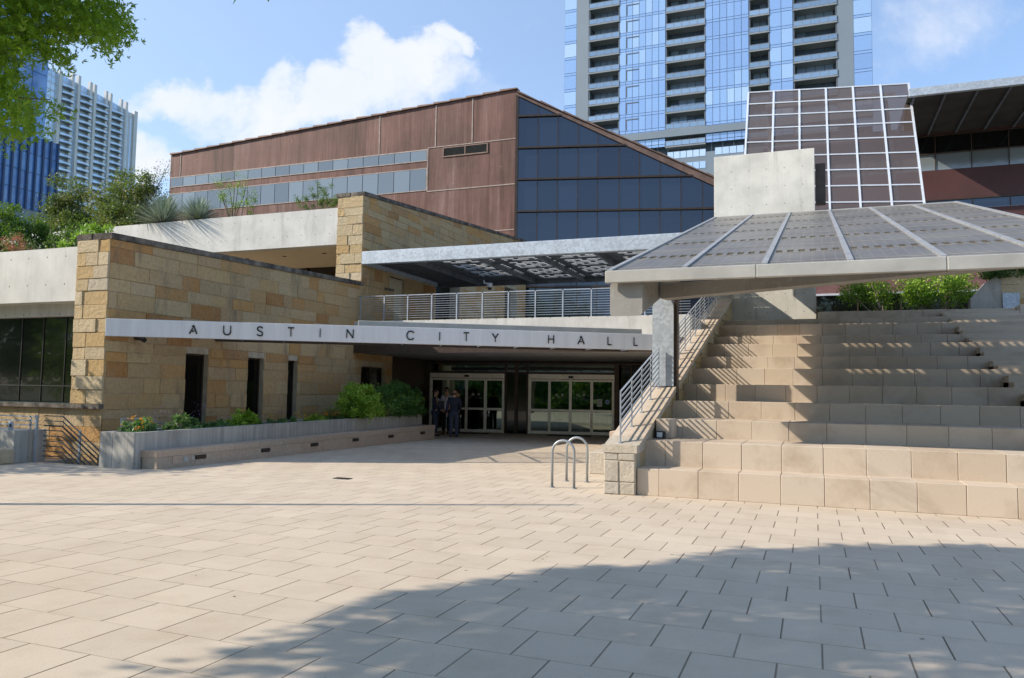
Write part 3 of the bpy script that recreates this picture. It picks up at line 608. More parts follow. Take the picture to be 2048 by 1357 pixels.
for j in range(ny):
    y0, y1 = Y0+(Y1-Y0)*j/ny, Y0+(Y1-Y0)*(j+1)/ny; run = None
    for i in range(nx+1):
        x0 = X0+(X1-X0)*i/nx; hole = False
        if i < nx:
            bay = max([k for k, p in enumerate(raf) if p <= x0+.001], default=-1); lo = raf[bay] if bay >= 0 else X0; fr = (x0-lo)/((raf[bay+1] if bay+1 < len(raf) else X1)-lo)
            
            hole = fr > .20 and j % 6 != 5 and ((i + 2*j) % 5 < 4) and 1 <= j < ny-1 and (bay >= 0 or (j < 3)) and not (bay == 0 and j > 16)
            
            if hole: sky_.setdefault(bay, MB()).poly([(x0+.004, y0+.02, 6.31), (x0+(X1-X0)/nx-.004, y0+.02, 6.31), (x0+(X1-X0)/nx-.004, y1-.02, 6.31), (x0+.004, y1-.02, 6.31)])
            else: deck.box(x0, x0+(X1-X0)/nx, y0, y1, 6.30, 6.32)
mb = deck
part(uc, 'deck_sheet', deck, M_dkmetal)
for b_ in sky_: part(uc, 'skylight_strip', sky_[b_], M_trans)
mb = MB()
for j in range(ny+1): y = Y0+(Y1-Y0)*j/ny; mb.box(X0, X1, y-.02, y+.02, 6.275, 6.298)
part(uc, 'purlin', mb, M_dkmetal)
mb = MB(); mb.box(-14.95, -3.05, 29.5, 29.6, 6.1, 6.45); part(uc, 'back_beam', mb, M_dkmetal)
c = on(0, -12.6, 972, 570) if False else on(2, 6.0, 968, 566)
sc = thing('security_camera', 'small white dome security camera hanging under the terrace canopy', 'camera', (c.x, c.y, 6.1))
mb = MB(); mb.tube([(c.x, c.y, 6.1), (c.x, c.y, 5.98), (c.x+.25, c.y, 5.96)], .03, 8); part(sc, 'bracket', mb, M_white)
mb = MB(); mb.tube([(c.x+.25, c.y, 5.98), (c.x+.25, c.y, 5.86), (c.x+.25, c.y, 5.80)], [.11, .12, .10], 12); part(sc, 'housing', mb, M_white)
mb = MB(); mb.tube([(c.x+.25, c.y, 5.80), (c.x+.25, c.y, 5.74), (c.x+.25, c.y, 5.70)], [.09, .08, .03], 12); part(sc, 'lens_dome', mb, M_blackm)
# ================================================================ SIGN CANOPY
P0 = Vector((-14.97, 12.98, 0)); P1 = Vector((-3.42, 19.9, 0)); FS = frame(P0, P1); LS = (P1-P0).length; Sn = (P1-P0).normalized(); SN = Vector((Sn.y, -Sn.x, 0))
sg = thing('sign_canopy', 'metal entrance canopy whose long fascia carries the black building name', 'canopy', (-9, 16.5, 2.8))
mb = MB(FS); mb.bbox(0, LS, 0, .10, 2.82, 3.22, .006); part(sg, 'fascia', mb, M_fascia)
us = [0, .6, 2.0, 3.6, 5.3, 7.1, 8.9, 10.7, 12.4]
mb = MB(FS)
for i in range(20): mb.box(.1, LS-.1, .16+i*.145, .20+i*.145, 2.98, 3.0)
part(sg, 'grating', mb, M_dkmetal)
for i in range(13): mb = MB(FS); u = .4+i*1.06; mb.box(u-.015, u+.015, .10, 3.0, 2.94, 2.979); part(sg, 'bracket', mb, M_dkmetal)
mb = MB(FS); mb.box(.1, LS-.1, 3.0, 3.1, 2.93, 3.1); part(sg, 'back_beam', mb, M_bronze)
mb = MB(); mb.box(-14.98, -3.40, 23.21, 31.8, 2.98, 3.39); part(bal, 'ceiling', mb, M_ceil)
mb = MB(); mb.box(-14.98, -3.40, 23.19, 23.21, 2.97, 3.40); part(bal, 'added_shade_strip', mb, M_bronze)  # dark strip added over the ceiling's sunlit front so it reads as shaded
def su(px, dd=0.): w = onp(P0+Vector((-SN.x*dd, -SN.y*dd, 0)), SN, px, 650); return (w-P0).dot(Sn), w
ua = su(716, 1.3)[0]
mb = MB(FS); mb.bbox(ua, LS-.3, 1.3, 1.42, 3.0, 3.46, .01); part(sg, 'upstand', mb, M_alum)
ST = {'A': [[(.42, .62), (.03, 0)], [(.5, 1), (.97, 0)], [(.38, .92), (.47, .72)], [(.36, .30), (.62, .30)]], 'U': [[(.0, 1), (.0, .35), (.08, .14), (.25, .02), (.45, 0), (.65, .02), (.82, .14), (.9, .35), (.9, 1)]],
      'S': [[(.72, .88), (.55, 1), (.3, 1), (.12, .88), (.1, .70), (.2, .58), (.6, .44), (.76, .30), (.76, .14), (.6, 0), (.3, 0), (.08, .12)]], 'T': [[(0, 1), (.8, 1)], [(.4, 1), (.4, 0)]], 'I': [[(.2, 1), (.2, 0)]],
      'N': [[(0, 0), (0, 1)], [(0, 1), (.85, 0)], [(.85, 0), (.85, 1)]], 'C': [[(.92, .84), (.75, .96), (.5, 1), (.25, .95), (.06, .75), (0, .5), (.06, .25), (.25, .05), (.5, 0), (.75, .04), (.92, .16)]], 'Y': [[(0, 1), (.42, .48)], [(.84, 1), (.42, .48)], [(.42, .48), (.42, 0)]],
      'H': [[(0, 0), (0, 1)], [(.75, 0), (.75, 1)], [(0, .52), (.75, .52)]], 'L': [[(0, 1), (0, 0)], [(0, .03), (.55, .03)]], 'W': [[(0, 1), (.3, 0)], [(.3, 0), (.55, .9)], [(.55, .9), (.8, 0)], [(.8, 0), (1.1, 1)]],
      'E': [[(0, 0), (0, 1)], [(0, 1), (.6, 1)], [(0, .5), (.55, .5)], [(0, 0), (.6, 0)]], 'O': [[(.5, 0), (.2, .08), (0, .5), (.2, .92), (.5, 1), (.8, .92), (1, .5), (.8, .08), (.5, 0)]], 'M': [[(0, 0), (.1, 1)], [(.1, 1), (.5, .1)], [(.5, .1), (.9, 1)], [(.9, 1), (1, 0)]]}
def letter(M, ch, u, z, h, wd, dep, y=-.0):
    mb = MB(M); ss = ST[ch]; w = max(p[0] for s_ in ss for p in s_)
    for s_ in ss:
        for a, b in zip(s_, s_[1:]):
            A_ = Vector((u+(a[0]-w/2)*h*.85, y-dep/2, z+a[1]*h)); B_ = Vector((u+(b[0]-w/2)*h*.85, y-dep/2, z+b[1]*h)); e = (B_-A_).normalized()*wd*.25
            if len(s_) > 2: A_ -= e; B_ += e
            mb.bar(A_, B_, wd, dep*random.uniform(.9, 1.1), up=(0, 1, 0)) if False else mb.bar(A_, B_, dep*random.uniform(.9, 1.1), wd)
    return mb
for ch, px in zip('AUSTINCITYHALL', (387, 455, 520, 582.6, 639.5, 700.7, 821, 878.5, 933, 991, 1102.5, 1162, 1219.5, 1271.5)):
    u, w = su(px); part(sg, 'letter', letter(FS, ch, u, 2.918, .205, .030, .02), M_black)
wl = onp(P0, SN, 275, 677); mb = MB(); q = on(0, -14.9, 277, 676); t_ = thing('wall_lamp', 'small black lamp fixed to the stone under the sign canopy end', 'lamp', (q.x, q.y, q.z))
mb.tube([(-15, q.y, q.z), (-14.82, q.y, q.z-.02)], .05, 10); part(t_, 'arm', mb, M_blackm); mb = MB(); mb.tube([(-14.80, q.y-.08, q.z+.03), (-14.80, q.y+.10, q.z-.06)], [.07, .055], 12); part(t_, 'lamp_head', mb, M_blackm)
# ================================================================ ENTRANCE
E0 = Vector((-14.9, 29.24, 0)); E1 = Vector((-7.6, 30.66, 0)); FE = frame(E0, E1); En = (E1-E0).normalized(); EN = Vector((En.y, -En.x, 0))
def eu(px, py=800): w = onp(E0, EN, px, py); return (w-E0).dot(En), w.z
en = thing('glass_entrance', 'dark bronze framed glass entrance front with two banks of sliding doors', 'entrance', tuple(E0+(E1-E0)*.5))
mb = MB(); mb.box(-16.3, -15.2, 25.91, 29.6, 0, 3.39); part(en, 'side_panel', mb, M_bronze)
mb = MB(); mb.box(-15.05, -14.9, 29.25, 29.45, 0, 2.93)
part(en, 'end_column', mb, M_bronze)
uE = eu(1310)[0]; zH = 2.42
for px, w_ in ((854, .30), (1012, .07), (1033, .13), (1055.5, .07), (1233, .20), (1262, .05), (1290, .05)):
    u = eu(px)[0]; mb = MB(FE); mb.box(u-w_/2, u+w_/2, -.1, .08, 0, 2.93); part(en, 'column', mb, M_bronze)
mb = MB(FE); uL = eu(860)[0]; mb.box(uL, eu(1226)[0], -.05, .04, zH+.04, zH+.12); mb.box(0, uE, -.05, .04, 2.85, 2.925); part(en, 'transom', mb, M_bronze)
mb = MB(FE); mb.box(uL, eu(1228)[0], -.012, -.004, zH+.12, 2.85); part(en, 'transom_glass', mb, M_gdoor)
mb = MB(FE); mb.box(eu(1011)[0], eu(1057)[0], -.012, -.004, .1, zH+.04); part(en, 'side_glass', mb, M_gdark); mb = MB(FE); mb.box(eu(1242)[0], uE, -.012, -.004, .1, 2.85); part(en, 'side_glass', mb, M_gdark)
def bank(x0, x1, cuts):
    a, b = eu(x0)[0], eu(x1)[0]; mb = MB(FE); mb.box(a, b, -.10, .06, 2.26, zH+.03); mb.box(a, a+.05, -.1, .06, 0, 2.26); mb.box(b-.05, b, -.1, .06, 0, 2.26)
    d = part(en, 'sliding_door', mb, M_frame); mb = MB(FE); c = (a+b)/2; mb.bbox(c-.1, c+.1, -.16, -.10, 2.30, 2.38, .01); part(d, 'sensor', mb, M_blackm)
    us_ = [a+.05]+[eu(x)[0] for x in cuts]+[b-.05]; mb = MB(FE); gm = MB(FE)
    for i, (p, q) in enumerate(zip(us_, us_[1:])):
        y = -.05 if i in (1, 2) else 0.; s = .055
        mb.box(p, p+s, y-.02, y+.03, .02, 2.24); mb.box(q-s, q-.004, y-.02, y+.03, .02, 2.24); mb.box(p+s, q-s, y-.02, y+.03, .02, .14); mb.box(p+s, q-s, y-.02, y+.03, 2.16, 2.24); mb.box(p+s, q-s, y-.02, y+.03, .94, 1.03)
        gm.box(p+s, q-s, y, y+.01, .14, .94); gm.box(p+s, q-s, y, y+.01, 1.03, 2.16)
    part(d, 'leaf_frame', mb, M_frame); part(d, 'pane', gm, M_gdoor); return d
mb = MB(); pE = E0+En*uE; mb.box(pE.x-.02, -2.9, pE.y-.05, pE.y+.2, 0, 3.39); part(en, 'end_panel', mb, M_bronze)
bk1 = bank(860, 1009, (896, 933.5, 971)); bk2 = bank(1057, 1229, (1099, 1141, 1183.5))
def nosign(par, px, py, y):
    u, z = eu(px, py); r = .055; mb = MB(FE)
    for k in range(20):
        a, b = 2*math.pi*k/20, 2*math.pi*(k+1)/20
        for (r0, r1) in ((r*.78, r),): mb.prism([(u+math.cos(a)*r0, y, z+math.sin(a)*r0), (u+math.cos(b)*r0, y, z+math.sin(b)*r0), (u+math.cos(b)*r1, y, z+math.sin(b)*r1), (u+math.cos(a)*r1, y, z+math.sin(a)*r1)], (0, -.003, 0))
    mb.bar((u-r*.6, y-.002, z+r*.6), (u+r*.6, y-.002, z-r*.6), .003, .014); mb.bar((u-.01, y-.002, z-.02), (u+.015, y-.002, z+.03), .003, .016); part(par, 'no_entry_symbol', mb, M_sticker)
for par, L_ in ((bk1, ((919, 789), (947, 789), (958, 789))), (bk2, ((1113.5, 790.5), (1125, 790.5), (1156, 790.8), (1168.3, 790.8)))):
    for px, py in L_: nosign(par, px, py, -.072)
for par, px, py in ((bk1, 952.5, 796), (bk2, 1162.3, 798)):
    u, z = eu(px, py); mb = MB(FE)
    for i, ch in enumerate('WELCOME'):
        l = letter(FE, ch, u+(i-3)*.085, z-.02, .036, .007, .003, -.072); mb.v, o = mb.v+l.v, len(mb.v); mb.f += [[j+o for j in f] for f in l.f]; mb.r += l.r
    part(par, 'welcome_lettering', mb, M_sticker)
def disc(par, px, py, r, m, nm):
    u, z = eu(px, py); mb = MB(FE); mb.prism([(u+math.cos(t*.314)*r, -.003, z+math.sin(t*.314)*r) for t in range(20)], (0, -.003, 0)); part(par, nm, mb, m)
disc(bk2, 1190.3, 803.5, .085, M_grn, 'round_sticker'); disc(bk2, 1215, 804.5, .09, M_sticker, 'round_sticker'); 
u, z = eu(1215, 804.5); mb = MB(FE); mb.prism([(u+math.cos(t*.314)*.066, -.007, z+math.sin(t*.314)*.066) for t in range(20)], (0, -.002, 0)); part(bk2, 'round_sticker', mb, M_blu)
mb = MB(FE); u, z = eu(1199.2, 806.5); mb.box(u-.10, u+.10, -.008, -.004, z-.15, z+.15); part(bk2, 'paper_notice', mb, M_sticker)
mb = MB(FE)
for i in range(8): mb.box(u-.075, u+.07-.03*(i % 3), -.0095, -.008, z+.10-i*.027, z+.108-i*.027)
part(bk2, 'notice_text', mb, M_black)
# lobby seen through the doors
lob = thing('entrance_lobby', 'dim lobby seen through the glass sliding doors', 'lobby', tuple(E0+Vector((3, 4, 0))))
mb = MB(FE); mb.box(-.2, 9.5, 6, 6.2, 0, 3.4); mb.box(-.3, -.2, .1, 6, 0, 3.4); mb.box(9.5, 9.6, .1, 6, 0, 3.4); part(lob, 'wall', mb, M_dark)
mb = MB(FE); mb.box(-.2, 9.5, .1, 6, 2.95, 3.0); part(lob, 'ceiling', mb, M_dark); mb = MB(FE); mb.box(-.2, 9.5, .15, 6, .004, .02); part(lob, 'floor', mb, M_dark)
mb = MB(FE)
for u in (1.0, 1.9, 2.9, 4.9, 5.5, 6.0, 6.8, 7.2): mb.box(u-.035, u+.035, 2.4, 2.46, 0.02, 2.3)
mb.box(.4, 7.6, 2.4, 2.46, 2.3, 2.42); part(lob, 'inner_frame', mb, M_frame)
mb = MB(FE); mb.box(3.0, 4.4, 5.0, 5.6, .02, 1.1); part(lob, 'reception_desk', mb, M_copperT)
for nm, x0, x1 in (('dark rubber mat before the left bank of doors', 905, 985), ('dark rubber mat before the right bank of doors', 1100, 1185)):
    a, b = eu(x0)[0], eu(x1)[0]; mb = MB(FE); mb.bbox(a, b, -1.0, -.18, .001, .014, .004); solo('door_mat', nm, 'mat', mb, M_mat, group='mats at the entrance')
# ================================================================ SEATING TIERS
QT = [13.05, 13.67, 15.04, 16.51, 18.05, 19.5, 20.95, 22.4, 23.85, 25.24, 26.62, 27.98]; ZT = [.45, .88, 1.22, 1.57, 1.94, 2.35, 2.71, 3.13, 3.45, 3.91, 4.2, 4.56]
seat = thing('stone_seating', 'wide flight of tan block seating tiers under the solar canopy', 'seating steps', (2, 13, 0))
pend = [9.5]*12
for k, px in ((6, 2020), (7, 2004), (8, 1971), (9, 1958), (10, 1930), (11, 1920)): pend[k] = on(1, QT[k], px, 700).x
pe = sum(pend[7:11])/4
print('tier ends', [round(x, 2) for x in pend])
for k in range(12):
    q, z = QT[k], ZT[k]; z0 = ZT[k-1]-.1 if k else 0; q1 = (QT[k+1] if k < 11 else 29.4)+.05
    p = -2.795 if k < 11 else .14; e = pend[k] if k < 4 else pe-(.35 if k % 2 else 0); mb = MB()
    off = random.uniform(.25, .6); a = p
    while a < e-.01:
        b = min(a+(off if a == p else .64), e)
        if e-b < .2: b = e
        mb.bbox(a+.0025, b-.0025, q+random.uniform(0, .006), q1, z0, z+random.uniform(-.003, .003), .007); a = b
    part(seat, 'tier', mb, M_seat)
mb = MB()
for k in range(4, 12):                                     # narrow aisle steps right of the tiers
    q, z = QT[k], ZT[k]; dq = (QT[k]-QT[k-1]); dz = ZT[k]-ZT[k-1]
    for h in (0, 1, 2): mb.bbox(pe-.5, pe+1.55, q-dq+dq*(h+1)/3, q+.3 if h < 2 else (QT[k+1]-dq/3 if k < 11 else 29.4), ZT[k-1]-.6, ZT[k-1]+dz*(h+1)/3-.01, .006)
part(seat, 'aisle_steps', mb, M_seat)
for k in range(4, 12):
    q, z = QT[k]-.45, ZT[k]+.05; mb = MB(); a = pe+1.56
    while a < 9: mb.bbox(a+.004, a+.63, q, (QT[k+1]-.4 if k < 11 else 29.4), ZT[k-1]-.6, z, .009); a += .64
    part(seat, 'tier', mb, M_seat)
# ---- cheek wall
cz = lambda q: .83 + (q-13.12)*.2755
ck = thing('stair_side_wall', 'sloping stone side wall with pier and tan coping left of the seating tiers', 'wall', (-3.07, 12.94, 0))
FK = frame((-2.80, 12.96), (-2.80, 31))
FK2 = Matrix(((0, -1, 0, -2.80), (1, 0, 0, 12.96), (0, 0, 1, 0), (0, 0, 0, 1)))
mb = MB(FK2); blocks(mb, .32, 17.5, 0, 5.6, ch=(.3, .4), ln=(.5, 1.1), d=(.003, .03), top=lambda u: cz(u+12.96)-.12); part(ck, 'wall', mb, mat('golden_block', stone_f([(0, (.42, .27, .10)), (.5, (.46, .36, .22)), (1, (.5, .41, .27))], .2)))
mb = MB(); mb.prism([(-2.801, 13.2, 0), (-2.801, 30.6, 0), (-2.801, 30.6, cz(30.6)-.12), (-2.801, 13.2, cz(13.2)-.12)], (-.52, 0, 0)); part(ck, 'wall_core', mb, M_concB)
mb = MB(frame((-3.34, 12.96), (-2.80, 12.96)))
for (z0, z1) in ((0, .21), (.21, .24+.33), (.57, .70)):
    s_ = random.uniform(.24, .3)
    for a, b in ((0, s_), (s_, .54)): blocks(mb, a, b, z0, z1, ch=(1, 1.1), ln=(1, 2), d=(.005, .035), c=.018)
part(ck, 'pier', mb, M_stoneG, 'weathered grey limestone end pier')
mb = MB(); mb.box(-3.335, -2.805, 12.961, 13.3, 0, .70); part(ck, 'pier_core', mb, M_mortar)
mb = MB(); mb.prism([(-3.37, 12.93, .70), (-3.37, 13.12, .70), (-3.37, 13.12, .83), (-3.37, 12.93, .83)], (.60, 0, 0)); mb.prism([(-3.37, 13.121, .70), (-3.37, 13.55, .72), (-3.37, 13.55, cz(13.55)), (-3.37, 13.121, .83)], (.60, 0, 0)); part(ck, 'pier_cap', mb, M_stoneG)
mb = MB(); q = 13.56
M_cope = mat('tan_coping', seat_f)
while q < 30.3: 
    e = min(q+.62, 30.5)-.008; dz = random.uniform(-.002, .002); mb.prism([(-3.36, q, cz(q)-.12), (-3.36, e, cz(e)-.12), (-3.36, e, cz(e)+dz), (-3.36, q, cz(q)+dz)], (.59, 0, 0)); q += .62
part(ck, 'coping', mb, M_cope)
def slope_rail(name, label, q0, q1, npost, p=-3.12, H=.88):
    t = thing(name, label, 'railing', (p, q0, cz(q0)), 'painted steel rails on the side wall'); mb = MB()
    for i in range(8):
        h = .13+(H-.13)*i/7; w = .032 if i == 7 else .012
        mb.bar((p, q0+.01, cz(q0)+h), (p, q1-.01, cz(q1)+h), .014 if i < 7 else .035, .03 if i < 7 else .012)
    part(t, 'bar', mb, M_rail)
    for i in range(npost):
        q = q0+(q1-q0)*i/(npost-1); mb = MB(); mb.box(p-.008, p+.008, q-.03, q+.03, cz(q)-.005, cz(q)+H-.005); mb.box(p-.03, p+.03, q-.05, q+.05, cz(q)-.012, cz(q)+.01); part(t, 'post', mb, M_rail)
slope_rail('wall_railing', 'lower sloping grey railing between the limestone pier and the steel column', 13.22, 16.75, 5)
slope_rail('wall_railing', 'upper sloping grey railing climbing from the steel column to the terrace', 17.55, 30.0, 14)
# stone blocks beside the pier, light box on the second tier
mb = MB(); mb.bbox(-4.45, -3.40, 16.0, 16.9, 0, .46, .015); solo('stone_block', 'low rough grey stone block standing left of the limestone pier', 'stone block', mb, M_stoneG)
mb = MB(); mb.bbox(-4.25, -3.40, 16.95, 17.8, 0, .86, .015); solo('stone_block', 'taller tan stone block behind the low grey one beside the side wall', 'stone block', mb, M_bench)
lb = thing('light_box', 'tan box with a small floodlight standing on the second tier by the side wall', 'light fitting', (-2.6, 13.75, .88))
b0 = on(1, 14.6, 1322, 885); 
mb = MB(); mb.bbox(-2.74, -2.44, 14.45, 14.95, .885, 1.24, .01); part(lb, 'box', mb, M_cope)
mb = MB(); mb.bbox(-2.73, -2.55, 14.33, 14.44, .885, 1.02, .015); part(lb, 'floodlight', mb, M_blackm)
mb = MB(); mb.box(-2.70, -2.60, 14.325, 14.329, .91, 1.0); part(lb, 'lens', mb, M_sticker)
# ---- concrete block wall
mb = MB(); mb.bbox(-3.42, .10, 29.4, 30.3, 3.5, 10.64, .01); cw = solo('concrete_pylon', 'tall square board marked concrete wall behind the solar canopy', 'wall', mb, mat('pylon_concrete', conc_f((.68, .665, .60), .9, .02, .6)))
mb = MB(); mb.bbox(.13, .47, 29.9, 30.2, 8.7, 10.2, .01); solo('metal_box', 'narrow dark metal box fixed on the side of the concrete pylon', 'box', mb, M_bronze)
# ---- column and solar canopy
K0 = Vector((0, 12.85, 3.77)); KS = (8.05-3.77)/(28.2-12.85); kz = lambda q: 3.77+(q-12.85)*KS
col = thing('steel_column', 'galvanised steel column with pointed top holding up the solar canopy', 'column', (-3.04, 17.05, 1.8))
mb = MB(); mb.prism([(-3.28, 16.85, 0), (-2.82, 16.85, 0), (-2.82, 16.85, 3.62), (-2.93, 16.85, 3.84), (-3.17, 16.85, 3.84), (-3.28, 16.85, 3.62)], (0, .36, 0)); part(col, 'shaft', mb, M_galv)
mb = MB(); mb.box(-3.30, -2.80, 16.83, 17.23, cz(16.83)-.0, cz(16.83)+.02); mb.box(-2.815, -2.76, 16.9, 17.18, 1.0, 3.95); part(col, 'side_plate', mb, M_bronze)
can = thing('solar_canopy', 'big tilted canopy of grey solar panels over the seating tiers', 'canopy', (0, 12.85, 3.6))
bays = [-3.25+1.265*i for i in range(7)]; QF = 28.2; rowq = [12.9]+[13.26+1.44*k for k in range(11)]; rowq[-1] = QF; nr = len(rowq)-1
for i in range(6):
    for j in range(nr):
        q0, q1 = rowq[j], rowq[j+1]; a, b = bays[i]+.05, bays[i+1]-.05; gap = .50 if j % 2 == 0 and j > 0 else 0.
        mb = MB(); mb.prism([(a, q0+gap, kz(q0+gap)), (b, q0+gap, kz(q0+gap)), (b, q1-.004, kz(q1-.004)), (a, q1-.004, kz(q1-.004))], (0, 0, -.012))
        n = 6
        if gap:
            for c in range(n+1):
                x = a+(b-a)*c/n; w = .042; x0, x1 = max(a, x-w), min(b, x+w); mb.prism([(x0, q0+.0, kz(q0)), (x1, q0+.0, kz(q0)), (x1, q0+gap-.001, kz(q0+gap-.001)), (x0, q0+gap-.001, kz(q0+gap-.001))], (0, 0, -.012))
        pn = part(can, 'solar_panel', mb, M_cell)
        if gap: mb = MB(); mb.poly([(a, q0, kz(q0)-.016), (b, q0, kz(q0)-.016), (b, q0+gap, kz(q0+gap)-.016), (a, q0+gap, kz(q0+gap)-.016)]); part(pn, 'clear_strip', mb, M_clear)
for i, p in enumerate(bays):
    mb = MB(); mb.prism([(p-.045, 12.9, kz(12.9)-.06), (p+.045, 12.9, kz(12.9)-.06), (p+.045, 12.9, kz(12.9)+.035), (p-.045, 12.9, kz(12.9)+.035)], (0, QF-12.9, (QF-12.9)*KS)); part(can, 'glazing_bar', mb, mat('glazing_bar_metal', galv_f((.31, .32, .325), .4)) if i == 0 else bpy.data.materials['glazing_bar_metal'])
mb = MB(); 
for j in range(1, nr): q = rowq[j]; mb.prism([(bays[0]+.05, q-.012, kz(q)+.002), (bays[-1]-.05, q-.012, kz(q)+.002), (bays[-1]-.05, q+.012, kz(q)+.006), (bays[0]+.05, q+.012, kz(q)+.006)], (0, 0, .006))
part(can, 'cross_bar', mb, M_alum)
mb = MB(); cuts = [bays[0]-.06, bays[2]-.12, bays[4]+.03, bays[6]+.06]
for a, b in zip(cuts, cuts[1:]): mb.bbox(a+.003, b-.003, 12.80, 12.895, 3.575, 3.785, .012)
part(can, 'front_edge', mb, M_alum)
mb = MB(); mb.prism([(bays[0]-.06, QF, kz(QF)-.15), (bays[-1]+.06, QF, kz(QF)-.15), (bays[-1]+.06, QF, kz(QF)+.03), (bays[0]-.06, QF, kz(QF)+.03)], (0, .1, 0)); part(can, 'back_edge', mb, M_alum)
def girder(p0, p1, q0, q1, h=.42, w=.2):
    mb = MB(); z0, z1 = kz(q0)-.1, kz(q1)-.1; mb.prism([(p0-w/2, q0, z0-h), (p0+w/2, q0, z0-h), (p0+w/2, q0, z0), (p0-w/2, q0, z0)], (p1-p0, q1-q0, z1-z0)); return mb
for p in (-.7, 1.9, 4.1): part(can, 'girder', girder(p, p, 15.2, 28.1), M_beam)
for j in range(0, nr): 
    q = rowq[j]+.8*(rowq[j+1]-rowq[j]); mb = MB(); mb.box(-3.2, 4.3, q-.03, q+.03, kz(q)-.15, kz(q)-.03); part(can, 'purlin', mb, M_alum)
mb = MB(); mb.prism([(-3.26, 12.98, 3.06), (-3.22, 12.98, 3.02), (-2.74, 12.98, 3.02), (-2.70, 12.98, 3.06), (-2.70, 12.98, 3.56), (-2.74, 12.98, 3.60), (-3.22, 12.98, 3.60), (-3.26, 12.98, 3.56)], (0, 15.1, 15.1*KS)); part(can, 'box_beam', mb, M_beam)
A_ = on(2, 3.30, 1310, 600); a0 = Vector((-2.65, 14.4, 0)); a1 = Vector((3.6, 13.05, 0))
mb = MB(frame(a0, a1)); La = (a1-a0).length; mb.prism([(0, 0, 3.48), (La, 0, 3.70), (La, 0, 3.76), (0, 0, 3.76)], (0, .35, 0)); part(can, 'front_beam', mb, M_beam)
# ================================================================ LEANING GLASS SCREEN
BL, BR = on(1, 36, 1484, 430), on(1, 36, 1851, 428); TL, TR = on(1, 39.8, 1497, 186), on(1, 39.8, 1817, 168)
scr = thing('glass_screen', 'leaning steel grid screen of tinted panes above the solar canopy', 'screen', tuple((BL+BR)/2))
bil = lambda s_, t: (BL.lerp(BR, s_)).lerp(TL.lerp(TR, s_), t)
nrm = (BR-BL).cross(TL-BL).normalized()
tz = [0, .0]; rows = [0, .085, .205, .325, .445, .565, .68, .79, .895, 1.0]
pts_s = [0, .168, .333, .5, .667, .833, 1.]
mb = MB()
for s_ in pts_s: mb.bar(bil(s_, 0), bil(s_, 1), .085, .12)
part(scr, 'mullion', mb, M_white)
for t in rows[1:]:
    mb = MB()
    for a, b in zip(pts_s, pts_s[1:]): mb.bar(bil(a, t), bil(b, t), .10, .055)
    part(scr, 'transom', mb, M_white)
def tint_f(T):
    a = T.n('ShaderNodeBsdfTransparent'); T.set(a.inputs[0], (.62, .58, .55)); b = T.n('ShaderNodeBsdfGlossy'); T.set(b.inputs[0], (.7, .72, .75)); b.inputs[1].default_value = .05; c = T.n('ShaderNodeBsdfDiffuse'); T.set(c.inputs[0], (.19, .15, .135))
    m1 = T.n('ShaderNodeMixShader'); m1.inputs[0].default_value = .34; T.L.new(a.outputs[0], m1.inputs[1]); T.L.new(c.outputs[0], m1.inputs[2]); m2 = T.n('ShaderNodeMixShader'); m2.inputs[0].default_value = .07; T.L.new(m1.outputs[0], m2.inputs[1]); T.L.new(b.outputs[0], m2.inputs[2]); return m2.outputs[0]
M_tint = mat('tinted_pane', tint_f)
mb = MB()
for i in range(6):
    for j in range(9):
        a, b, c, d = pts_s[i]+.008, pts_s[i+1]-.008, rows[j]+.004, rows[j+1]-.004; mb.prism([bil(a, c), bil(b, c), bil(b, d), bil(a, d)], -nrm*.012)
part(scr, 'pane', mb, M_tint)
mb = MB()
for s_ in (.12, .85):
    mb.bar(bil(s_, 0)+Vector((.3, 2.2, 0)), bil(s_, .92)+Vector((.1, .9, 0)), .22, .22)
for t in (.3, .58, .9): mb.bar(bil(.08, t)+Vector((.2, 1.2, .2)), bil(.9, t)+Vector((.2, 1.2, .5)), .25, .2)
part(scr, 'brace', mb, M_galv)
# ================================================================ RIGHT BUILDING
Q = 44.
rb = thing('deep_eaved_building', 'dark brown building with deep ribbed eave and ribbon windows at the right', 'building', (6, Q, 4.5))
def zq(y, q=Q, x=1950): return on(1, q, x, y).z
def xq(px, q=Q): return on(1, q, px, 300).x
E1_ = on(1, 38, 1822, 168); E2_ = on(1, 38, 2048, 168); ze = on(1, 38, 1900, 170).z; ze2 = on(1, 38, 1900, 186).z
xl = -2.5; xr = 18.
mb = MB(); mb.bbox(E1_.x-.1, xr, 37.9, 38.1, ze2, ze, .01); part(rb, 'eave_fascia', mb, M_galv)
mb = MB(); mb.box(E1_.x-.1, xr, 38.1, Q+.4, ze-.25, ze-.12); part(rb, 'roof', mb, M_dark)
mb = MB(); 
for i in range(9): x = E1_.x+.1+i*1.25; mb.prism([(x, 38.1, ze2+.02), (x+.09, 38.1, ze2+.02), (x+.09, 38.1, ze-.26), (x, 38.1, ze-.26)], (0, Q-38.1, 0))
part(rb, 'eave_rib', mb, M_dkmetal)
zs4 = [4.5, zq(416), zq(396), zq(335), zq(301), zq(264), ze-.25]
print('rb z', [round(z, 1) for z in zs4])
Mc2 = M_copper
mb = MB(); mb.box(xl, xr, Q, Q+.4, 6.2, zs4[1]); mb.box(xl, xr, Q, Q+.4, zs4[2], zs4[3]); mb.box(xl, xr, Q, Q+.4, zs4[5], zs4[6]); mb.box(xl, xl+.3, Q-.01, Q+6, 4.5, zs4[6]); part(rb, 'wall', mb, plain('dark_red_cladding', (.085, .035, .035), .6, .1, .15, .8))
w = 1.62
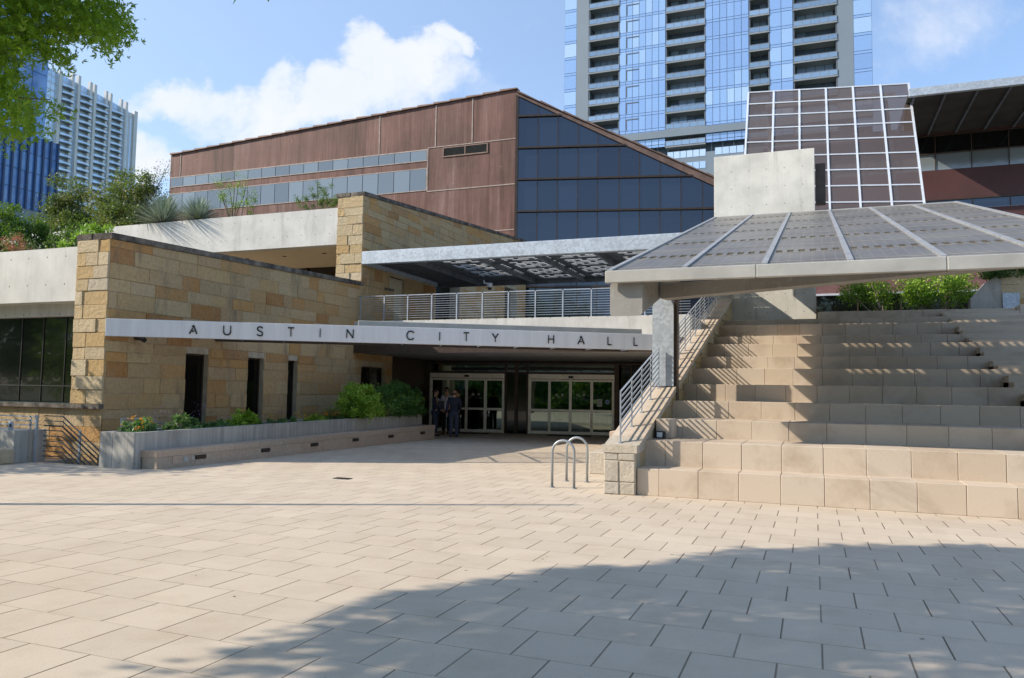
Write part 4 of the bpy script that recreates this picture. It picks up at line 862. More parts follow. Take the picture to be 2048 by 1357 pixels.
for nm, za, zb, m in (('a', zs4[1], zs4[2], M_gblue), ('b', zs4[3], zs4[4], M_gband), ('c', zs4[4], zs4[5], M_gdark), ('d', 4.5, 6.2, M_gdark)):
    mb = MB(); x = xl+.3
    while x < xr: mb.box(x+.02, x+w-.02, Q+.05, Q+.08, za+.02, zb-.02, random.random()); x += w
    ww = part(rb, 'ribbon_window', mb, m)
    mb = MB(); x = xl+.3
    while x < xr: mb.box(x-.02, x+.02, Q+.0, Q+.05, za, zb); x += w
    mb.box(xl+.3, xr, Q-.03, Q+.05, zb-.03, zb+.03); part(ww, 'frame', mb, M_bronze)
# lower garden front behind the tiers
gf = thing('garden_room', 'low dark glazed front with brown fascia behind the top tier', 'building', (5, 34, 4.5))
z1 = on(1, 34, 1700, 590).z; mb = MB(); mb.box(.11, 14, 34, 34.4, z1, z1+1.5); part(gf, 'fascia', mb, mat('mauve_panel', conc_f((.20, .10, .10), 0, 0, .2)))
mb = MB(); mb.box(.11, 14, 33.9, 34.0, z1-.02, z1+.06); part(gf, 'edge_trim', mb, M_white)
mb = MB(); x = .12
while x < 13: mb.box(x+.02, x+1.55, 34.1, 34.12, 4.56, z1, random.random()); x += 1.57
part(gf, 'glazing', mb, M_gdark)
mb = MB(); x = .11
while x < 13: mb.box(x-.02, x+.03, 34.05, 34.1, 4.56, z1); x += 1.57
part(gf, 'mullion', mb, M_bronze)
mb = MB(); mb.box(.11, 14, 34.4, 37, z1+.9, z1+1.5); part(gf, 'roof', mb, M_soil)
mb = MB(); mb.box(.11, 10, 28.6, 34.0, 4.2, 4.57); struct('upper_ground', mb, M_soil)
pw = thing('stone_garden_pier', 'golden stone wall with a grey plaque at the right end above the tiers', 'wall', (6.5, 29, 4.5))
x0 = on(1, 29.5, 1945, 600).x; x1 = on(1, 29.5, 2003, 600).x; zt_ = on(1, 29.5, 2010, 562).z; 
mb = MB(frame((x1, 29.5), (x1+4, 29.5))); blocks(mb, 0, 4, 4.55, zt_+.3, ch=(.4, .55), ln=(.8, 1.5)); part(pw, 'wall', mb, M_stoneS)
mb = MB(); mb.prism([(x0, 29.8, 4.5), (x1, 29.49, 4.5), (x1, 29.49, zt_+.25), (x0+.45, 29.75, zt_+.0), (x0, 29.8, zt_-.55)], (0, .5, 0)); mb.box(x1, x1+4, 29.501, 30.2, 4.5, zt_+.3); part(pw, 'core', mb, M_concB)
c = on(1, 29.45, 2022, 603); mb = MB(); mb.bbox(c.x-.24, c.x+.24, 29.42, 29.46, c.z-.28, c.z+.28, .005); part(pw, 'plaque', mb, M_galv)
# ================================================================ PLANTER AND BENCH
pl = thing('concrete_planter', 'long board marked concrete planter wall in front of the stone wing', 'planter', (-13.3, 12.1, 0))
pz = lambda q: .74+(q-12.1)*.0105
mb = MB(); mb.prism([(-12.95, 12.06, 0), (-12.95, 24.55, 0), (-12.95, 24.55, pz(24.55)), (-12.95, 12.06, pz(12.06))], (-.16, 0, 0)); mb.box(-13.53, -13.111, 12.06, 12.25, 0, pz(12.1)); mb.box(-13.89, -13.54, 12.06, 12.25, 0, pz(12.1)-.002)
mb.prism([(-13.89, 12.251, -.3), (-13.89, 24.5, -.3), (-13.89, 24.5, pz(24.5)), (-13.89, 12.251, pz(12.25))], (.15, 0, 0)); mb.box(-13.74, -13.111, 24.3, 24.5, 0, .8); part(pl, 'wall', mb, M_concD)
mb = MB(); mb.box(-13.74, -13.111, 12.251, 24.3, .0, .68); part(pl, 'soil', mb, M_soil)
bn = thing('stone_bench', 'low pinkish stone bench with black step lights along the planter', 'bench', (-12.7, 12.2, 0))
bz = lambda q: .375+(q-12.24)*.0098
mb = MB(); q = 12.24
while q < 24.7:
    e = min(q+random.uniform(.8, 1.3), 24.72); mb.prism([(-12.5, q+.004, bz(q)-.13), (-12.5, e-.004, bz(e)-.13), (-12.5, e-.004, bz(e)), (-12.5, q+.004, bz(q))], (-.445, 0, 0)); q = e
part(bn, 'cap', mb, M_bench)
mb = MB(); q = 12.25
while q < 24.7:
    e = min(q+random.uniform(.55, 1.2), 24.71); mb.prism([(-12.515, q+.003, 0), (-12.515, e-.003, 0), (-12.515, e-.003, bz(e)-.134), (-12.515, q+.003, bz(q)-.134)], (-.40, 0, 0)); q = e
part(bn, 'base', mb, M_bench)
for px, py in ((401, 914), (531, 900.6), (628.6, 889.7), (711, 880), (781.6, 873), (845, 866)):
    w = on(0, -12.515, px, py); mb = MB(); mb.bbox(-12.53, -12.495, w.y-.16, w.y+.16, w.z-.045, w.z+.045, .006); o_ = part(bn, 'step_light', mb, M_blackm)
    mb = MB()
    for i in range(3): mb.box(-12.494, -12.488, w.y-.14, w.y+.14, w.z-.03+i*.024, w.z-.022+i*.024)
    part(o_, 'louvre', mb, M_bronze)
for px, py, s_, m in ((372, 919, .06, M_galv), (386, 917, .045, M_alum), (354, 921, .12, M_bench)):
    w = on(0, -12.5, px, py); mb = MB(); mb.bbox(-12.52, -12.497, w.y-s_, w.y+s_, max(.01, w.z-s_*.75), w.z+s_*.75, .004); part(bn, 'outlet_cover', mb, m)
# ================================================================ LEFT GUARD WALL, BOLLARD, RAILS
mb = MB(); mb.bbox(-20, -16.02, 11.75, 12.5, 0, .70, .008); solo('low_concrete_wall', 'low board marked concrete wall behind the metal bollard', 'wall', mb, M_concD)
lr = thing('guard_railing', 'grey guard rail on top of the low concrete wall', 'railing', (-18, 12.2, .7))
mb = MB()
for z in (.80, .895, .99): mb.bar((-20, 12.2, z), (-15.9, 12.2, z), .02, .03)
part(lr, 'bar', mb, M_rail)
for p in (-18.6, -17.25, -16.15): mb = MB(); mb.bar((p, 12.2, .70), (p, 12.2, 1.0), .045, .02); part(lr, 'post', mb, M_rail)
mb = MB(); mb.bar((-15.9, 12.15, 0), (-15.9, 12.15, 1.03), .05, .05); part(lr, 'post', mb, M_rail)
sr = thing('stair_railing', 'dark multi bar handrail sloping down into the sunken stairs', 'railing', (-15, 12.4, 0))
mb = MB(); zz = [1.01, .90, .80, .79, .69, .57, .46, .35, .24, .13]
for i, z in enumerate(zz): mb.bar((-15.86, 12.3, z), (-15.3, 12.3, z), .018, .022); mb.bar((-15.3, 12.3, z), (-13.93, 12.3, z-.85), .018, .022)
M_drail = plain('dark_rail_steel', (.07, .085, .10), .5, .3, .15, 5)
part(sr, 'bar', mb, M_drail)
mb = MB(); mb.bar((-14.78, 12.32, -.9), (-14.78, 12.32, .72), .05, .03); part(sr, 'post', mb, M_rail)
s2 = thing('stair_handrail', 'short dark handrail end poking up behind the planter corner', 'railing', (-14, 13, .7))
mb = MB(); h0 = on(1, 12.9, 205, 848)
for z in (.98, .88, .79): mb.bar((-14.25, 12.9, z), (-13.95, 13.3, z), .02, .02); mb.bar((-13.95, 13.3, z), (-13.92, 14.6, z-.4), .02, .02)
mb.bar((-14.25, 12.9, .2), (-14.25, 12.9, .99), .03, .03); part(s2, 'bar', mb, M_rail)
g_ = on(2, 0, 17, 925); bo = thing('bollard', 'slim grey metal bollard in front of the low concrete wall', 'bollard', (g_.x, g_.y, 0))
mb = MB(); mb.tube([(g_.x, g_.y, .0), (g_.x, g_.y, .86), (g_.x, g_.y, .88), (g_.x, g_.y, .89)], [.052, .052, .04, .01], 16); part(bo, 'post', mb, M_rail)
mb = MB(); mb.tube([(g_.x, g_.y, .001), (g_.x, g_.y, .012)], .17, 20); part(bo, 'base_plate', mb, M_rail); mb = MB(); mb.bbox(g_.x+.03, g_.x+.06, g_.y-.06, g_.y-.02, .76, .83, .004); part(bo, 'light_slot', mb, M_blackm)
g_ = on(2, 0, -4, 930); mb = MB(); mb.bbox(g_.x-.4, g_.x+.09, g_.y-.2, g_.y+.3, 0, .33, .03); solo('boulder', 'rough tan stone block cut off at the left edge near the bollard', 'stone block', mb, M_stoneG)
# ---- bike racks
def rack(): 
    t = thing('bike_rack', 'nearer galvanised hoop bike rack beside the limestone pier', 'bike rack', (0, 0, 0), 'hoop bike racks'); r = .205; h = .84
    pts = [(-r, 0, .01), (-r, 0, h-r)]+[(-r*math.cos(a), 0, h-r+r*math.sin(a)) for a in [math.pi*i/14 for i in range(1, 14)]]+[(r, 0, h-r), (r, 0, .01)]
    mb = MB(); mb.tube(pts, .024, 12); part(t, 'hoop', mb, M_galvP)
    for s_ in (-r, r): mb = MB(); mb.tube([(s_, 0, .0015), (s_, 0, .012)], .055, 14); part(t, 'base_plate', mb, M_galvP)
    return t
M_galvP = plain('grey_tube_steel', (.33, .36, .38), .42, .45, .08, 5)
r1 = rack(); r2 = copytree(r1); ga, gb = on(2, 0, 1104, 975), on(2, 0, 1148, 978); r1.location = ((ga.x+gb.x)/2, (ga.y+gb.y)/2, 0)
ga, gb = on(2, 0, 1132, 963), on(2, 0, 1175, 965); r2.location = ((ga.x+gb.x)/2, (ga.y+gb.y)/2, 0); r2['label'] = 'farther galvanised hoop bike rack partly behind the nearer hoop'
# ================================================================ PLANTS ON THE TERRACES
def at(q, px, py): return on(1, q, px, py)
b = at(14.1, 25, 497); t, cc = bush('flowering_shrub', 'low grey green shrub covered in red blossom at the left edge of the lower terrace', 'shrub', (b.x, b.y, 4.9), .75, .5, .68, L_olive, 3600, .055, 34)
me = leafmesh('blossom', clumps((0, 0, .12), .72, .48, .66, 46, 1300, .10)[1], .035, L_pink, .8, .6); part(t, 'blossom', me, L_pink)
b = at(16.5, 25, 480); bush('round_shrub', 'dense bright green round shrub at the far left above the concrete band', 'shrub', (b.x-.1, b.y, 4.86), 1.35, 1.1, 2.5, leafm('fresh_leaves', [(0, (.035, .09, .012)), (.6, (.07, .16, .02)), (1, (.13, .24, .035))]), 20000, .085, 110)
b = at(15.1, 178, 480); bush('light_shrub', 'loose yellow green shrub just behind the dark pier coping', 'shrub', (b.x, b.y, 4.86), 1.1, .5, 1.4, L_bright, 7500, .09, 75, shell=.2)
b = at(15.6, 120, 480); bush('dark_shrub', 'small dark shrub between the round shrub and the loose yellow green one', 'shrub', (b.x+.2, b.y, 4.86), .9, .6, 1.3, L_deep, 5000, .08, 40)
b = at(27, 135, 450); bush('olive_shrub', 'tall olive green bush rising left of the biggest terrace bush', 'shrub', (b.x, b.y, 8.0), 1.75, 1.4, 3.9, L_olive, 26000, .12, 150, .5, shell=.3)
b = at(18, 150, 470); bush('dark_shrub', 'wide dark green shrub on the lower terrace below the tall olive bushes', 'shrub', (b.x, b.y, 4.86), 1.9, .7, 2.1, L_deep, 12000, .10, 90, .4, shell=.3)
b = at(26.6, 262, 450); t, cc = bush('tree_shrub', 'biggest dark olive bush in front of the blue and white towers', 'shrub', (b.x, b.y, 8.0), 1.95, 1.6, 3.75, L_olive, 40000, .12, 170, .5, shell=.3)
bb = Vector((b.x, b.y, 8.0)); mb = MB(); C2 = []
for px, py in ((296, 345), (318, 330), (338, 328), (330, 345), (300, 362), (340, 400), (352, 412), (335, 385), (310, 380), (322, 400)):
    e = at(26.6, px, py); s0 = Vector((bb.x+.5, bb.y, bb.z+1.8)); m1 = s0.lerp(e, .5)+Vector((.1, 0, -.15)); mb.tube([s0, m1, e], [.035, .02, .006], 5)
    for k in range(150): tt = random.uniform(.45, 1.05); C2.append(s0.lerp(e, tt)+Vector((random.gauss(0, .13), random.gauss(0, .13), random.gauss(0, .11))))
part(t, 'branch', mb, M_bark); part(t, 'foliage', leafmesh('foliage', np.array([tuple(c-bb) for c in C2]), .075, L_olive), L_olive)
for px, py, r_, lb in ((326, 450, 1.05, 'larger spiky silver yucca spilling over the upper concrete band'), (396, 441, .85, 'smaller spiky silver yucca to the right of the larger one')):
    b = at(23.95, px, py); t = thing('yucca', lb, 'yucca', (b.x, b.y, 8.3), 'silver yuccas on the upper band'); me = blades((b.x, b.y, 8.3), r_*1.4, r_*1.35, 700, .055, L_silver, .12); part(t, 'blades', me, L_silver)
    mb = MB(); mb.tube([(b.x, b.y, 8.0), (b.x, b.y, 8.25)], [.12, .09], 8); part(t, 'stem', mb, M_bark)
    me = blades((b.x, b.y, 8.3), r_*.9, r_*.35, 160, .03, L_dry, .7); part(t, 'dead_blades', me, L_dry)
def thin_tree(name, lb, base, tips, mat_, n, leaf, sp, r0=.03, bark=None, cat='tree', group=None):
    t = thing(name, lb, cat, tuple(base), group); mb = MB(); C = []; base = Vector(base)
    for e in tips:
        e = Vector(e); m1 = base.lerp(e, .35)+Vector((random.uniform(-.12, .12), 0, random.uniform(0, .1))); m2 = base.lerp(e, .7)+Vector((random.uniform(-.1, .1), random.uniform(-.1, .1), .05))
        mb.tube([base, m1, m2, e], [r0, r0*.7, r0*.45, r0*.15], 6)
        for k in range(3):
            s_ = base.lerp(e, random.uniform(.5, .9)); f = s_+Vector((random.uniform(-1, 1), random.uniform(-1, 1), random.uniform(-.1, .8)))*sp*1.2; mb.tube([s_, f], [r0*.3, r0*.08], 4)
            for q in range(n//(len(tips)*4)): C.append(s_.lerp(f, random.random())+Vector(rng.normal(size=3))*sp*.35)
        for q in range(n//(len(tips)*4)): C.append(e+Vector(rng.normal(size=3))*sp*.5)
    part(t, 'trunk', mb, bark or M_bark); part(t, 'crown', leafmesh('crown', np.array([tuple(c-base) for c in C]), leaf, mat_), mat_); return t
b = at(25.0, 468, 424); thin_tree('sapling', 'sparse young tree with bare twisting stems in front of the ribbon windows', (b.x, b.y, 8.05), [at(25, x, y) for x, y in ((440, 372), (432, 362), (455, 358), (478, 350), (492, 362), (470, 372), (450, 385), (505, 385))], L_bright, 1500, .06, .22, .028)
b = at(25.2, 500, 424); thin_tree('sapling', 'tiny thin sapling just right of the sparse young tree', (b.x, b.y, 8.05), [at(25.2, x, y) for x, y in ((497, 395), (512, 392), (506, 402))], L_bright, 420, .055, .14, .018)
b = at(24.1, 640, 418); t = thin_tree('trailing_shrub', 'arching green shrub with long twigs hanging over the upper concrete band beside the square pier', (b.x, b.y, 8.15), [at(24.0, x, y) for x, y in ((592, 398), (600, 412), (606, 428), (622, 378), (636, 368), (650, 378), (662, 372), (672, 395), (678, 402), (655, 400), (612, 395), (640, 400), (668, 410))], leafm('trail_leaves', [(0, (.06, .12, .03)), (1, (.16, .26, .07))]), 3600, .05, .12, .02, cat='shrub')
grs = [Vector((rng.uniform(-30, -16.4), rng.uniform(24.1, 27), 8.06)) for _ in range(5000)]
grs2 = [Vector((rng.uniform(-22, -16.1), rng.uniform(13.6, 20), 4.87)) for _ in range(4000)]
o = solo('ground_cover', None, None, leafmesh('ground_cover', np.array([tuple(g) for g in grs+grs2]), .12, L_deep, .3, 1.2), L_deep, kind='stuff'); o['label'] = 'low green ground cover growing on the planted roof terraces'; o['category'] = 'ground cover'
# ================================================================ PLANTS IN THE PLANTER
def pq(px): return on(0, -13.35, px, 850).y
def plbush(name, lb, x0, x1, h, m, n, leaf, cat='shrub', z=.62, dp=-13.38, ry=.33, **k):
    a, c = pq(x0), pq(x1); return bush(name, lb, cat, (dp, (a+c)/2, z), ry, (c-a)/2, h, m, n, leaf, k.pop('nc', 40), **k)
t, _ = plbush('flower_plant', 'orange flowering milkweed clump at the near end of the planter', 248, 308, .42, L_gcov, 1500, .07, 'flower', nc=26); part(t, 'blossom', leafmesh('blossom', clumps((0, 0, .12), .30, .42, .40, 16, 130, .03)[1], .035, L_orange, .8, .8), L_orange); part(t, 'blossom', leafmesh('blossom', np.array([(0+random.uniform(-.1, .1), .38+random.uniform(-.08, .08), random.uniform(.28, .52)) for _ in range(45)]), .025, L_purple, .8, .8), L_purple)
t, _ = plbush('flower_plant', 'purple flowering leafy clump in the planter before the first slot window', 338, 395, .45, L_gcov, 2000, .07, 'flower', nc=26); part(t, 'blossom', leafmesh('blossom', np.array([(random.uniform(-.2, .2), random.choice((-.55, -.5, .45, .6))+random.uniform(-.06, .06), random.uniform(.40, .72)) for _ in range(70)]), .03, L_purple, .7, .8), L_purple)
plbush('ground_plant', 'low blue green leafy mat between the purple flowers and the round bright plant', 395, 465, .27, L_gcov, 2200, .06, 'plant')
plbush('round_plant', 'bright yellow green leafy mound in the planter before the second slot window', 460, 514, .50, L_bright, 2800, .075, 'plant')
t, _ = plbush('ground_plant', 'low green mat with yellow daisies below the third slot window', 512, 618, .30, L_gcov, 3600, .06, 'plant'); part(t, 'blossom', leafmesh('blossom', np.array([(random.uniform(-.1, .3), random.uniform(-1.6, 1.6), random.uniform(.25, .42)) for _ in range(60)]), .045, L_yellow, .9, .8), L_yellow)
plbush('round_plant', 'small bright leafy plant right of the yellow daisies', 618, 652, .32, L_bright, 1300, .07, 'plant')
t, _ = plbush('ground_plant', 'low green mat with orange yellow flowers in front of the dry grass tuft', 648, 690, .24, L_gcov, 2000, .06, 'plant', z=.70); part(t, 'blossom', leafmesh('blossom', np.array([(random.uniform(0, .3), random.uniform(-.8, .8), random.uniform(.2, .34)) for _ in range(40)]), .05, L_orange, .9, .8), L_orange)
for px, r_, lb in ((672, .85, 'pale dry grass tuft left of the bright rounded shrub'), (752, .75, 'pale dry grass tuft between the two clipped shrubs')):
    q = pq(px); dp = -13.5 if px < 700 else -13.1; t = thing('grass_tuft', lb, 'grass', (dp, q, .68), 'dry grass tufts in the planter'); part(t, 'blades', blades((dp, q, .68), r_*.8, r_, 520, .014, L_dry, .55), L_dry)
plbush('clipped_shrub', 'bright green rounded shrub in the planter spilling over its edge', 673, 745, 1.18, L_bright, 9000, .085, z=.72, dp=-13.22, ry=.55, nc=120, cr=.17, shell=.75)
plbush('clipped_shrub', 'dark green clipped hedge at the far end of the planter', 738, 840, 1.22, L_hedge, 15000, .085, z=.72, dp=-13.35, ry=.62, nc=170, cr=.2, shell=.8)
# ================================================================ PLANTS BEHIND THE TIERS
for bx, tips, lb in ((1768, ((1700, 575), (1720, 560), (1745, 555), (1770, 560), (1690, 590), (1735, 580), (1760, 585)), 'multi stemmed small tree at the left behind the top seating tier'),
                     (1845, ((1800, 560), (1830, 550), (1815, 575), (1850, 555), (1865, 570), (1835, 590)), 'multi stemmed small tree in the middle behind the top seating tier'),
                     (1885, ((1880, 550), (1905, 555), (1925, 565), (1900, 580), (1940, 575), (1925, 545)), 'multi stemmed small tree at the right beside the golden garden pier')):
    b = at(30.5, bx, 622); thin_tree('multi_stem_tree', lb, (b.x, b.y, 4.56), [at(30.5+random.uniform(-.5, .5), x, y) for x, y in tips], L_bright, 2900, .10, .36, .032, M_pbark, group='small trees behind the seating')
b = at(29.3, 1646, 620); bush('round_plant', 'small pale bush against the right edge of the concrete pylon', 'plant', (b.x+.05, b.y, 4.5), .28, .25, .75, L_silver, 1100, .06)
b = at(29.8, 2010, 560); bush('ivy', 'dark green ivy mass hanging over the golden garden pier', 'ivy', (b.x+.9, 29.7, zt_+.1), 1.7, .6, .6, L_deep, 9000, .09, 70, .25)
# ================================================================ OVERHANGING TREE
sx_, sy_ = -trav.x/trav.z, -trav.y/trav.z
Bp = [-3.54, -3.5, -3.3, -2.73, -1.54, -.69, .91, 2.24, 4, 6]; Bq = [3.8, 4.9, 5.7, 6.79, 7.82, 9.2, 10.13, 10.61, 10.9, 11.1]
CMT = CM.transposed()
def proj(p):
    c = CMT @ (Vector(p)-O)
    if c.z > -.1: return None
    return (1024+F*c.x/-c.z, 678.5-F*c.y/-c.z)
def okc(p, m=.0):
    s0, s1 = p[0]+sx_*p[2], p[1]+sy_*p[2]
    if s0 < -3.55 or s1 > np.interp(s0, Bp, Bq)-m: return False
    r = proj(p); return r is None or r[0] < -40 or r[1] < -40 or r[0] > 2120
CC = []
while len(CC) < 520:
    d = rng.normal(size=3); d /= np.linalg.norm(d); d *= rng.random()**.4; p = (-8.4+d[0]*7, 1.8+d[1]*7.5, 8.6+d[2]*4.6)
    if okc(p, .35): CC.append(p)
for k in range(60):                                        # ragged rim of the shade
    s0 = rng.uniform(-3.4, 5); s1 = np.interp(s0, Bp, Bq)-rng.uniform(.3, .6); z = rng.uniform(6, 10); p = (s0-sx_*z, s1-sy_*z, z)
    if okc(p): CC.append(p)
CC = np.array(CC); N = 60000; kk = rng.integers(0, len(CC), N); D = rng.normal(size=(N, 3)); D /= np.linalg.norm(D, axis=1)[:, None]
LL = CC[kk]+D*(rng.random(N)**.45*.62)[:, None]
def inpoly(x, y, P):
    c = False; j = len(P)-1
    for i in range(len(P)):
        if (P[i][1] > y) != (P[j][1] > y) and x < (P[j][0]-P[i][0])*(y-P[i][1])/(P[j][1]-P[i][1])+P[i][0]: c = not c
        j = i
    return c
PA = [(-60, -60), (222, -60), (232, 20), (262, 50), (252, 72), (222, 82), (212, 104), (188, 92), (150, 96), (118, 118), (95, 132), (78, 108), (60, 92), (30, 100), (25, 150), (-60, 160)]
PB = [(-60, 120), (22, 125), (30, 160), (20, 172), (60, 178), (96, 186), (112, 205), (105, 226), (84, 240), (56, 252), (40, 282), (18, 284), (-60, 296)]
keep = []
for p in LL:
    r = proj(p); keep.append(r is None or r[0] < -12 or r[1] < -12 or r[0] > 2060 or (inpoly(r[0], r[1], PA) or inpoly(r[0], r[1], PB)))
keep = np.array(keep)
s0_ = LL[:, 0]+sx_*LL[:, 2]; s1_ = LL[:, 1]+sy_*LL[:, 2]; keep &= (s0_ > -3.75+.25*np.sin(s1_*3)) & (s1_ < np.interp(s0_, Bp, Bq)+.15*np.sin(s0_*5))
LL = LL[keep]
ot = thing('shade_tree', 'broad leafy tree whose green boughs hang into the top left corner', 'tree', (-9.6, -3.6, 0))
part(ot, 'crown', leafmesh('crown', LL-np.array((-9.6, -3.6, 0)), .17, L_oak, .55), L_oak)
vis = []; clus = []
while len(clus) < 260:
    x, y = random.uniform(-60, 275), random.uniform(-60, 300)
    if y > 150 and random.random() < .45: continue
    if inpoly(x, y, PA) or inpoly(x, y, PB): clus.append(O+ray(x, y)*random.uniform(5.9, 7.0))
for c in clus:
    ax = Vector((random.uniform(-1, 1), random.uniform(-1, 1), random.uniform(-.5, .4))).normalized()
    for k in range(34): vis.append(tuple(c+ax*random.uniform(-.17, .17)+Vector(rng.normal(size=3))*.045))
vis = np.array(vis); part(ot, 'bough_foliage', leafmesh('bough_foliage', vis-np.array((-9.6, -3.6, 0)), .054, L_oak, .34, .05, lobes=3), L_oak)
mb = MB(); fork = Vector((-9.2, -3.0, 3.6)); mb.tube([(-9.6, -3.6, -.1), (-9.6, -3.55, .4), (-9.5, -3.4, 1.8), fork], [.34, .27, .22, .19], 12)
for i in random.sample(range(520), 26): e = Vector(CC[i]); mb.tube([fork, fork.lerp(e, .4)+Vector((0, 0, .4)), e], [.11, .06, .015], 6)
for tgt in ((60, 40), (150, 60), (220, 50), (30, 100), (90, 100), (60, 210), (30, 240), (100, 200), (120, 20)):
    e = O+ray(*tgt)*6.5; mid = O+ray(-160, (tgt[1]+60)*.8)*6.3; mb.tube([fork, fork.lerp(mid, .6)+Vector((0, 0, .3)), mid, mid.lerp(e, .5)+Vector((0, 0, .05)), e], [.05, .035, .022, .012, .004], 6)
part(ot, 'trunk', mb, M_bark)
# trees out of frame that shade the guard wall and stand across the street (seen in the glass)
def street_tree(lb, x, y, r, h, n=9000, leaf=.26, m=None):
    t = thing('street_tree', lb, 'tree', (x, y, 0), 'street trees outside the frame'); cc, L_, rn = clumps((x, y, h*.08), r, r, h*.92, 110, n, r*.3)
    mb = MB(); mb.tube([(x, y, -.05), (x, y, h*.45)], [.22, .14], 10); limbs(mb, (x, y, h*.4), cc, .1, 14); part(t, 'trunk', mb, M_bark)
    part(t, 'crown', leafmesh('crown', L_-np.array((x, y, 0)), leaf, m or L_hedge, .6, rn=rn), m or L_hedge)
street_tree('small leafy tree standing left of the low concrete wall', -21.5, 8.2, 2.6, 7.5, 6000, .2, L_oak)
hd = MB(); bush('street_hedge', 'long dark hedge along the far edge of the plaza behind the camera', 'hedge', (-8, -9.2, 0), 24, .6, 1.3, L_deep, 26000, .2, 400, .45, shell=.2)
for i, (x, y, r, h) in enumerate(((-34, -14, 6, 11), (-22, -20, 5.5, 10), (-11, -17, 5, 8.5), (0, -22, 6, 10), (13, -18, 5.5, 9), (26, -14, 6, 10), (-46, -4, 6, 11))):
    street_tree('leafy street tree behind the camera standing %s' % ('left of the hedge', 'behind the left end of the hedge', 'low and round behind the hedge', 'tallest behind the middle of the hedge', 'behind the right end of the hedge', 'right of the hedge', 'farthest to the left of all')[i], x, y, r, h, 13000, .42)
M_grey_wall = plain('dark_wall', (.08, .09, .07), .9, 0, .3, 1)
mb = MB(); mb.box(-70, 60, -34, -33, 0, 5.5); solo('street_wall', 'long low grey street building far behind the camera', 'building', mb, M_grey_wall)
mb = MB(); mb.poly([(-80, -29, .004), (70, -29, .004), (70, -11, .004), (-80, -11, .004)]); struct('road', mb, M_asph)
for (x, y, h, lb) in ((-14.6, 5.75, 8.5, 'tall grey pole just left of the frame casting a long shadow'),):
    t = thing('mast', lb, 'pole', (x, y, 0)); mb = MB(); mb.tube([(x, y, 0), (x, y, h)], [.11 if h < 10 else .06, .05 if h < 10 else .03], 10); part(t, 'shaft', mb, M_rail); mb = MB(); mb.tube([(x, y, 0), (x, y, .1)], .2, 12); part(t, 'base', mb, M_rail)
fl = np.stack([rng.uniform(-14, 6, 420), rng.uniform(1.5, 24, 420), np.full(420, .006)], 1); fl = fl[(fl[:, 0] > -12.3) & ((fl[:, 0] < -3.6) | (fl[:, 1] < 12.8))]
L_fall = leafm('fallen_leaf', [(0, (.10, .07, .03)), (.6, (.20, .13, .06)), (1, (.12, .17, .05))], .1)
o = solo('leaf_litter', None, None, leafmesh('leaf_litter', fl, .045, L_fall, .6, -.1, axis=np.tile((1., 0, 0), (len(fl), 1)), jit=.9), L_fall, kind='stuff'); o['label'] = 'a few small dry leaves scattered over the plaza paving'; o['category'] = 'leaf litter'
o.scale = (1, 1, .08)
# ================================================================ TOWERS
def cells(M, u0, u1, z0, z1, du, dz, g=.06, y=0, splits=None):
    mb = MB(M); nu = max(1, round((u1-u0)/du)); nz = max(1, round((z1-z0)/dz))
    for j in range(nz):
        za, zb = z0+(z1-z0)*j/nz, z0+(z1-z0)*(j+1)/nz; base = random.random()
        for i in range(nu):
            ua, ub_ = u0+(u1-u0)*i/nu, u0+(u1-u0)*(i+1)/nu
            if splits: zm = za+(zb-za)*splits; mb.add([(ua+g, y, za+g), (ub_-g, y, za+g), (ub_-g, y, zm-g), (ua+g, y, zm-g)], [(0, 1, 2, 3)], .42); za2 = zm
            else: za2 = za
            mb.add([(ua+g, y, za2+g), (ub_-g, y, za2+g), (ub_-g, y, zb-g), (ua+g, y, zb-g)], [(0, 1, 2, 3)], min(1, max(0, base*.7+random.random()*.4)))
    return mb
def tglass(name, stops, gl=.3):
    def f(T):
        c = T.ramp(T.rnd(), stops); d = pbr(T, c, .25, 0, .5); g = T.n('ShaderNodeBsdfGlossy'); T.set(g.inputs[0], (.8, .9, 1)); g.inputs[1].default_value = .06; mx = T.n('ShaderNodeMixShader'); mx.inputs[0].default_value = gl
        T.L.new(d, mx.inputs[1]); T.L.new(g.outputs[0], mx.inputs[2]); return mx.outputs[0]
    return mat(name, f)
M_tg = tglass('tower_glass', [(0, (.17, .30, .60)), (.4, (.22, .38, .70)), (.6, (.26, .44, .74)), (.8, (.42, .60, .82)), (1, (.60, .74, .88))], .32)
M_tb = tglass('deep_blue_glass', [(0, (.06, .17, .45)), (.6, (.10, .25, .58)), (1, (.20, .40, .72))], .2)
M_tw = tglass('pale_blue_glass', [(0, (.40, .58, .82)), (1, (.62, .76, .92))], .25)
M_grey = plain('grey_tower_panel', (.22, .27, .32), .6, .1, .08, .1); M_grey2 = plain('dark_tower_panel', (.10, .125, .155), .7, 0, .15, .1)
M_mull = plain('tower_mullion', (.16, .22, .33), .5, .2, .05, 1); M_slab = plain('tower_slab_edge', (.27, .29, .30), .8, 0, .05, .3); M_under = plain('tower_soffit', (.30, .31, .33), .8, 0, .05, .3)
M_guard = tglass('guard_glass', [(0, (.12, .20, .30)), (1, (.24, .36, .52))], .2)
